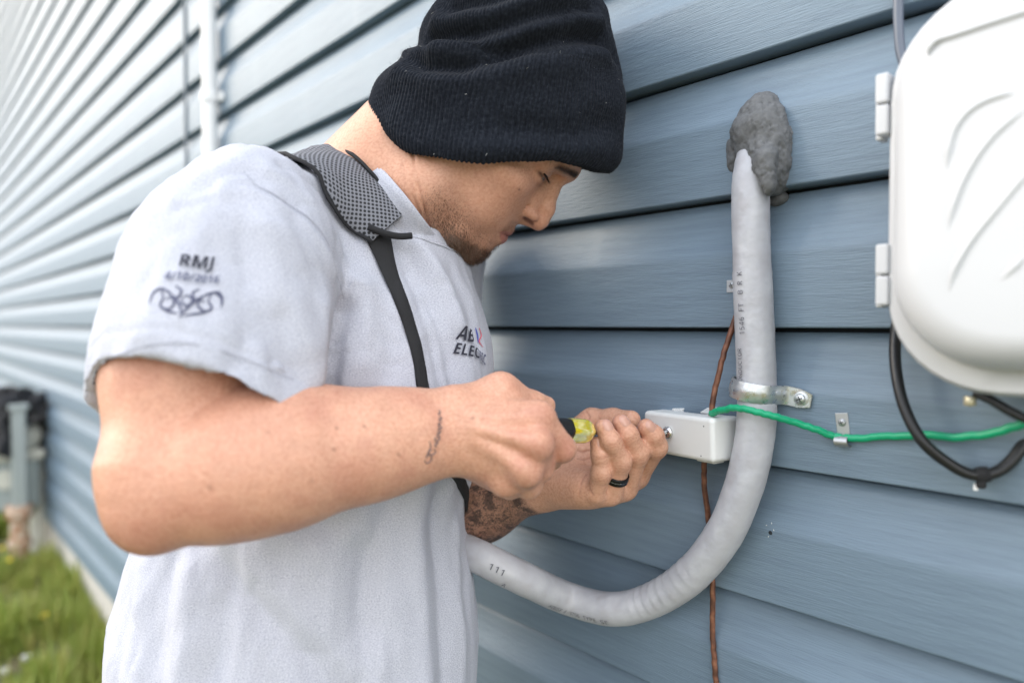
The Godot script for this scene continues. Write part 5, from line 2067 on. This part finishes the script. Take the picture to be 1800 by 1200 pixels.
# ---------------------------------------------------------------- things the person wears or holds
func strip_on(f: Field, line: Array, half: Array, lift: float, thick: float, across: int, per: int, side_of: Vector3, bulge := 0.0) -> Soup:
	# a band that lies on the surface along the line; half = half widths at each point
	var pts := []
	for q in line:
		pts.append(f.onto(q, lift))
	var path := spline(pts, per)
	var rows := []
	var uvs := []
	var dist_ := 0.0
	for i in path.size():
		var p := f.onto(path[i], lift)
		var n := f.slope(p)
		var t := (path[mini(i + 1, path.size() - 1)] - path[maxi(i - 1, 0)]).normalized()
		var sd := t.cross(n).normalized()
		if i > 0:
			dist_ += path[i].distance_to(path[i - 1])
		var u := float(i) / per
		var k := mini(int(u), half.size() - 2)
		var w: float = lerpf(half[k], half[k + 1], u - k)
		var row := []
		var uvr := []
		for j in across * 2:
			var top := j < across
			var v := (float(j) / (across - 1) if top else 1.0 - float(j - across) / (across - 1)) * 2.0 - 1.0
			var q := f.onto(p + sd * v * w, lift)
			var nn := f.slope(q)
			var e := 1.0 - pow(absf(v), 5.0)
			row.append(q + nn * (maxf(shirt_push(q), -0.002) + (thick * (0.35 + 0.65 * e) + bulge * (1.0 - v * v)) if top else -0.002))
			uvr.append(Vector2(v * w, dist_))
		rows.append(row)
		uvs.append(uvr)
	return grid(rows, true, uvs)

func build_strap_on_person() -> void:
	var f := shirt
	var root := thing("shoulder_strap", "grey mesh padded shoulder strap with black webbing over the right shoulder", "strap", Vector3.ZERO)
	# mesh fabric: grey threads round rows of dark holes
	var im := Image.create(64, 64, false, Image.FORMAT_RGB8)
	var hm := Image.create(64, 64, false, Image.FORMAT_RGB8)
	for y in 64:
		for x in 64:
			var best := 99.0
			for q in [[0, 0], [64, 0], [0, 64], [64, 64], [32, 32]]:
				best = minf(best, Vector2((x + 0.5 - q[0]) * 1.0, (y + 0.5 - q[1])).length())
			var e := smoothstep(12.0, 17.0, best)
			var c := lin(0.018, 0.019, 0.022).lerp(lin(0.20, 0.205, 0.23), e)
			im.set_pixel(x, y, c)
			hm.set_pixel(x, y, Color(e, e, e))
	var m := mat(Color.WHITE, 0.85)
	m.albedo_texture = ImageTexture.create_from_image(im)
	m.heightmap_enabled = true
	m.heightmap_texture = ImageTexture.create_from_image(hm)
	m.heightmap_scale = 0.06
	m.uv1_scale = Vector3(1.0 / 0.0054, 1.0 / 0.0054, 1)
	var line := [at(560, 520, 0.90), at(520, 400, 0.85), at(508, 320, 0.78), at(508, 266, 0.72), at(543, 274, 0.65), at(598, 312, 0.622), at(648, 366, 0.625), at(681, 402, 0.63)]
	var half := [0.028, 0.030, 0.032, 0.033, 0.033, 0.032, 0.029, 0.026]
	obj("pad", strip_on(f, line, half, 0.002, 0.005, 13, 9, Vector3.ZERO, 0.003).mesh(), m, root)
	# bound edges
	for sgn in [-1.0, 1.0]:
		var e := []
		var pts := []
		for q in line:
			pts.append(f.onto(q, 0.003))
		var path := spline(pts, 6)
		for i in path.size():
			var p := f.onto(path[i], 0.003)
			var n := f.slope(p)
			var t := (path[mini(i + 1, path.size() - 1)] - path[maxi(i - 1, 0)]).normalized()
			var u := float(i) / 6.0
			var k := mini(int(u), half.size() - 2)
			e.append(on_cloth(f.onto(p + t.cross(n).normalized() * sgn * lerpf(half[k], half[k + 1], u - k), 0.0), 0.0062))
		obj("binding", tube(PackedVector3Array(e), 0.0019, 10, Vector3.UP).mesh(), M.black_cloth, root)
	var endp := [f.onto(at(648, 398, 0.61), 0.006), f.onto(at(664, 404, 0.61), 0.008), f.onto(at(686, 408, 0.61), 0.009), f.onto(at(708, 411, 0.615), 0.0095), f.onto(at(727, 411, 0.62), 0.012)]
	obj("end_binding", tube(spline(endp, 6), 0.0031, 12, Vector3.UP).mesh(), M.black_cloth, root)
	var web := bumpy(mat(lin(0.012, 0.012, 0.014), 0.8), noise_map(0.3, 2, 97, 128), 0.05, Vector3.ONE * 14)
	var wl := [at(672, 405, 0.61), at(690, 440, 0.60), at(716, 492, 0.59), at(742, 560, 0.585), at(760, 630, 0.585), at(769, 700, 0.585), at(780, 770, 0.61), at(792, 830, 0.66), at(796, 880, 0.72), at(780, 960, 0.82)]
	obj("webbing", strip_on(f, wl, [0.0128, 0.0088, 0.0062, 0.0060, 0.0057, 0.0057, 0.0057, 0.0057, 0.0057], 0.0015, 0.0018, 7, 8, Vector3.ZERO).mesh(), web, root)

func build_driver() -> void:
	var tip := at(1160, 762, 0.684)
	var yel := at(1022, 757, 0.610)
	var dir := (tip - yel).normalized()
	var xf := looking(yel, dir)
	var root := thing("screwdriver", "screwdriver with a clear yellow and black fluted handle in the fist", "screwdriver", yel)
	var b := xf.basis
	var rows := []
	var prof := [[-0.0185, 0.0088], [-0.0175, 0.0108], [-0.008, 0.0117], [0.001, 0.0116], [0.006, 0.0102], [0.010, 0.0084], [0.0124, 0.0058], [0.0130, 0.0]]
	for p in prof:
		var row := []
		for k in 48:
			var a := TAU * k / 48.0
			var fl: float = 1.0 - 0.10 * pow(absf(sin(a * 3.0)), 3.0)
			row.append(b * Vector3(cos(a) * p[1] * fl, sin(a) * p[1] * fl, p[0]))
		rows.append(row)
	var s := grid(rows, true)
	cap(s, rows[0], true)
	var y := mat(lin(0.95, 0.80, 0.0), 0.06)
	y.refraction_enabled = true
	y.refraction_scale = 0.05
	y.albedo_color.a = 0.42
	obj("yellow_bolster", s.mesh(), y, root)
	var gp := [[-0.072, 0.0], [-0.072, 0.009], [-0.068, 0.0115], [-0.06, 0.012], [-0.05, 0.0118], [-0.03, 0.0108], [-0.022, 0.0112], [-0.0187, 0.0112], [-0.0187, 0.0]]
	var rows2 := []
	for p in gp:
		var row := []
		for k in 48:
			var a := TAU * k / 48.0
			var fl: float = 1.0 - 0.08 * pow(absf(sin(a * 3.0)), 3.0)
			row.append(b * Vector3(cos(a) * p[1] * fl, sin(a) * p[1] * fl, p[0]))
		rows2.append(row)
	obj("black_grip", grid(rows2, true).mesh(), M.black_rubber, root)
	var ln := tip.distance_to(yel)
	obj("blade", lathe([[0.0, -0.006], [0.003, -0.006], [0.003, ln - 0.006], [0.0016, ln], [0.0, ln]], 16, Transform3D(b, Vector3.ZERO)).mesh(), M.screw, root)

func build_ring() -> void:
	var a := at(RINGF[0][0], RINGF[0][1], RINGF[0][2])
	var c := at(RINGF[1][0], RINGF[1][1], RINGF[1][2])
	var p := a.lerp(c, 0.56)
	var r := lerpf(0.0112, 0.0098, 0.56) + 0.0003
	var xf := looking(p, c - a)
	var o := obj("wedding_band", lathe([[r - 0.0004, -0.0036], [r + 0.0010, -0.0036], [r + 0.0014, -0.003], [r + 0.0014, 0.003], [r + 0.0010, 0.0036], [r - 0.0004, 0.0036]], 40, xf).mesh(), mat(lin(0.008, 0.008, 0.009), 0.22, 0.2), man)
	obj("inlay", lathe([[r + 0.00138, -0.0004], [r + 0.00152, -0.0003], [r + 0.00152, 0.0003], [r + 0.00138, 0.0004]], 40, xf).mesh(), mat(lin(0.25, 0.25, 0.26), 0.25, 1.0), o)

func on_cloth(p: Vector3, lift: float) -> Vector3:
	return p + shirt.slope(p) * (shirt_push(p) + lift)

# print laid on a surface where the lens sees it: (x, y) of the flat print -> picture place -> nearest hit
func print_on(f: Field, words: String, size: float, right: Vector2, down: Vector2, origin: Vector2, lift: float, weight := 700, sub := 0) -> Soup:
	var t := text_mesh(words, size, "Droid Sans", weight)
	var s := Soup.new()
	var eye := eye_at.origin
	for p in t[0]:
		var q: Vector2 = origin + right * p.x - down * p.y
		var dir := (at(q.x, q.y, 1.0) - eye).normalized()
		s.add(on_cloth(f.hit(eye + dir * 0.3, dir, 0.8), 0.0026))
	for i in t[1]:
		s.f.append(i)
	return s

func stroke_on(f: Field, pts: Array, w: float, lift: float) -> Soup:
	# a hand-drawn line of the given width in picture points, laid on the surface
	var eye := eye_at.origin
	var path := []
	for q in pts:
		var dir := (at(q[0], q[1], 1.0) - eye).normalized()
		var h := f.hit(eye + dir * 0.3, dir, 0.8)
		path.append(on_cloth(h, 0.0013) if f == shirt else h - dir * lift)
	var sp := spline(path, 6)
	var s := Soup.new()
	for i in sp.size():
		var t := (sp[mini(i + 1, sp.size() - 1)] - sp[maxi(i - 1, 0)]).normalized()
		var n := (eye - sp[i]).normalized()
		var sd := t.cross(n).normalized() * w * 0.5 * (0.35 + 0.65 * sin(PI * clampf(float(i) / (sp.size() - 1), 0.04, 0.96)))
		var p := sp[i]
		s.add(p - sd)
		s.add(p + sd)
		if i:
			s.quad(2 * i - 2, 2 * i - 1, 2 * i + 1, 2 * i)
	return s

func build_prints(o: Node3D) -> void:
	var f := shirt
	var ink := mat(lin(0.10, 0.105, 0.17), 0.9)
	var ink_dark := mat(lin(0.03, 0.03, 0.045), 0.9)
	# sleeve: initials, a date and a winged scroll
	var s := print_on(f, "RMJ", 30.0, Vector2(1.05, -0.05), Vector2(-0.22, 1.0), Vector2(348, 463), 0.006)
	obj("sleeve_initials", s.mesh(), ink_dark, o)
	s = print_on(f, "4/10/2016", 19.0, Vector2(1.0, -0.02), Vector2(-0.2, 1.0), Vector2(341, 492), 0.006)
	obj("sleeve_date", s.mesh(), ink, o)
	var em := Soup.new()
	for line in [[[270, 540], [276, 522], [288, 514], [300, 518], [308, 526]], [[388, 538], [391, 524], [384, 514], [370, 516], [358, 522], [350, 530]], [[288, 514], [292, 528], [286, 542], [300, 548], [310, 538], [304, 528], [296, 532]], [[372, 517], [366, 530], [372, 542], [360, 549], [348, 540], [352, 530], [360, 532]], [[300, 520], [312, 530], [320, 545], [322, 562]], [[356, 522], [344, 532], [330, 548], [318, 563]], [[312, 508], [322, 516], [316, 528], [306, 524]], [[352, 510], [340, 518], [344, 530], [354, 526]], [[322, 530], [332, 524], [340, 532], [332, 542], [324, 538], [322, 530]], [[286, 544], [300, 552], [316, 556]], [[372, 544], [356, 552], [340, 556], [326, 560]], [[378, 516], [389, 524], [388, 540]]]:
		em.join_flat(stroke_on(f, line, 0.0016, 0.006))
	obj("sleeve_emblem", em.mesh(), ink, o)
	# stitched seams of the sleeve
	var thread := mat(lin(0.37, 0.375, 0.43), 0.95)
	for l in [[[428, 300], [450, 322], [480, 336], [512, 352], [545, 382], [572, 420], [592, 470], [604, 525]], [[186, 640], [220, 620], [270, 608], [330, 606], [400, 620], [460, 642], [520, 668]]]:
		obj("seam", stroke_on(f, l, 0.0010, 0.003).mesh(), thread, o)
	# chest: two lines and a small star of blue and red strokes
	s = print_on(f, "AB", 29.0, Vector2(0.72, 0.22), Vector2(-0.14, 1.0), Vector2(814, 590), 0.004)
	obj("chest_name", s.mesh(), ink_dark, o)
	s = print_on(f, "ELEC", 25.0, Vector2(0.62, 0.20), Vector2(-0.16, 1.0), Vector2(817, 617), 0.004)
	obj("chest_trade", s.mesh(), ink_dark, o)
	s = print_on(f, "TRIC", 25.0, Vector2(0.24, 0.24), Vector2(-0.05, 1.0), Vector2(840, 628), 0.003)
	obj("chest_trade", s.mesh(), ink, o)
	obj("blue_mark", stroke_on(f, [[835, 576], [838, 589], [840, 602]], 0.0016, 0.004).mesh(), mat(lin(0.08, 0.10, 0.35), 0.9), o)
	obj("red_mark", stroke_on(f, [[839, 577], [843, 590], [841, 600], [845, 611]], 0.0014, 0.004).mesh(), mat(lin(0.5, 0.12, 0.16), 0.9), o)

func build_wrist_tattoo() -> void:
	var f := right_arm
	var em := Soup.new()
	var lines := [[[771, 720], [774, 724], [771, 727], [775, 731]], [[770, 733], [777, 735], [771, 738], [777, 740]], [[777, 742], [770, 744], [774, 747], [769, 748]], [[769, 750], [777, 751], [770, 755], [776, 757]], [[767, 759], [774, 760], [768, 764], [774, 767]], [[766, 768], [773, 769], [770, 774], [764, 772], [766, 768]], [[763, 777], [770, 778], [764, 783], [769, 786]], [[754, 775], [757, 785], [752, 796], [748, 806]], [[762, 788], [766, 794], [758, 800], [754, 794], [760, 790]], [[750, 804], [756, 798], [758, 808], [750, 814], [746, 808]]]
	for l in lines:
		em.join_flat(stroke_on(f, l, 0.0011, 0.0007))
	obj("wrist_lettering", em.mesh(), mat(lin(0.16, 0.105, 0.095), 0.6), man)

# thin bright overcast, brightest round the veiled sun
const SUN_FROM := Vector3(-0.75, 0.44, 0.54)

func bright_haze(sun_dir: Vector3) -> ImageTexture:
	var w := 256
	var h := 128
	var im := Image.create(w, h, false, Image.FORMAT_RGBF)
	var n := FastNoiseLite.new()
	n.seed = 14
	n.frequency = 1.4
	n.fractal_octaves = 4
	for j in h:
		var th := PI * (j + 0.5) / h
		for i in w:
			var ph := TAU * ((i + 0.5) / w - 0.5)
			var d := Vector3(sin(th) * sin(ph), cos(th), -sin(th) * cos(ph))
			var c := Vector3(0.14, 0.145, 0.10)
			if d.y > 0.0:
				c = Vector3(1.0, 1.0, 1.01).lerp(Vector3(0.76, 0.86, 1.02), pow(d.y, 0.6))
				c *= (0.92 + 0.25 * n.get_noise_3dv(d)) * 1.15
				var g := acos(clampf(d.dot(sun_dir), -1, 1))
				c += Vector3(3.1, 2.78, 2.3) * exp(-pow(g / 0.62, 2.0)) + Vector3(0.5, 0.5, 0.49) * exp(-pow(g / 1.2, 2.0))
			im.set_pixel(i, j, Color(c.x, c.y, c.z))
	return ImageTexture.create_from_image(im)

func _ready() -> void:
	# camera, sky, sun, exposure
	var cam := Camera3D.new()
	cam.name = "camera"
	add_child(cam)
	var att := CameraAttributesPhysical.new()
	att.frustum_focal_length = 24.0
	att.exposure_aperture = 2.2
	att.frustum_focus_distance = 0.65
	att.frustum_near = 0.05
	att.frustum_far = 400.0
	cam.attributes = att
	cam.position = EYE
	cam.rotation = Vector3(-atan2(28.0, FOCAL), deg_to_rad(47.5), 0)
	cam.fov = rad_to_deg(2.0 * atan(600.0 / FOCAL))
	cam.near = 0.05
	cam.far = 400.0
	cam.current = true
	eye_at = Transform3D(Basis.from_euler(cam.rotation), EYE)

	var env := Environment.new()
	env.background_mode = Environment.BG_SKY
	var sm := PanoramaSkyMaterial.new()
	sm.panorama = bright_haze(SUN_FROM.normalized())
	var sky := Sky.new()
	sky.sky_material = sm
	env.sky = sky
	env.tonemap_mode = Environment.TONE_MAPPER_LINEAR
	env.tonemap_exposure = EXPOSURE
	env.sdfgi_enabled = true
	env.ssao_enabled = true
	env.ssil_enabled = true
	var we := WorldEnvironment.new()
	we.name = "surroundings"
	we.environment = env
	add_child(we)
	var sun := DirectionalLight3D.new()
	sun.name = "sun"
	sun.light_color = Color(1.0, 0.95, 0.88)
	sun.light_energy = 0.46
	sun.light_angular_distance = 32.0
	sun.shadow_enabled = true
	add_child(sun)
	sun.look_at_from_position(SUN_FROM * 10.0, Vector3.ZERO, Vector3.UP)

	make_materials()
	build_wall()
	build_ground()
	build_far_things()
	build_far_pipes()
	build_main_cable()
	build_putty()
	build_strap()
	build_wires()
	build_cover()
	build_enclosure()
	build_person()

func build_person() -> void:
	set_head()
	var foot := at(540, 1200, 0.72)
	man = thing("person", "person in black knit beanie and grey t-shirt bending to use a screwdriver", "person")
	shirt_field()
	var t0 := Time.get_ticks_msec()
	build_body()
	print("body ", Time.get_ticks_msec() - t0); t0 = Time.get_ticks_msec()
	build_eyes()
	build_hair()
	build_trousers()
	print("hair ", Time.get_ticks_msec() - t0); t0 = Time.get_ticks_msec()
	build_shirt()
	print("shirt ", Time.get_ticks_msec() - t0); t0 = Time.get_ticks_msec()
	build_prints(man.get_node("shirt"))
	build_beanie()
	print("hat ", Time.get_ticks_msec() - t0); t0 = Time.get_ticks_msec()
	build_ring()
	build_wrist_tattoo()
	build_strap_on_person()
	build_driver()
	print("props ", Time.get_ticks_msec() - t0)
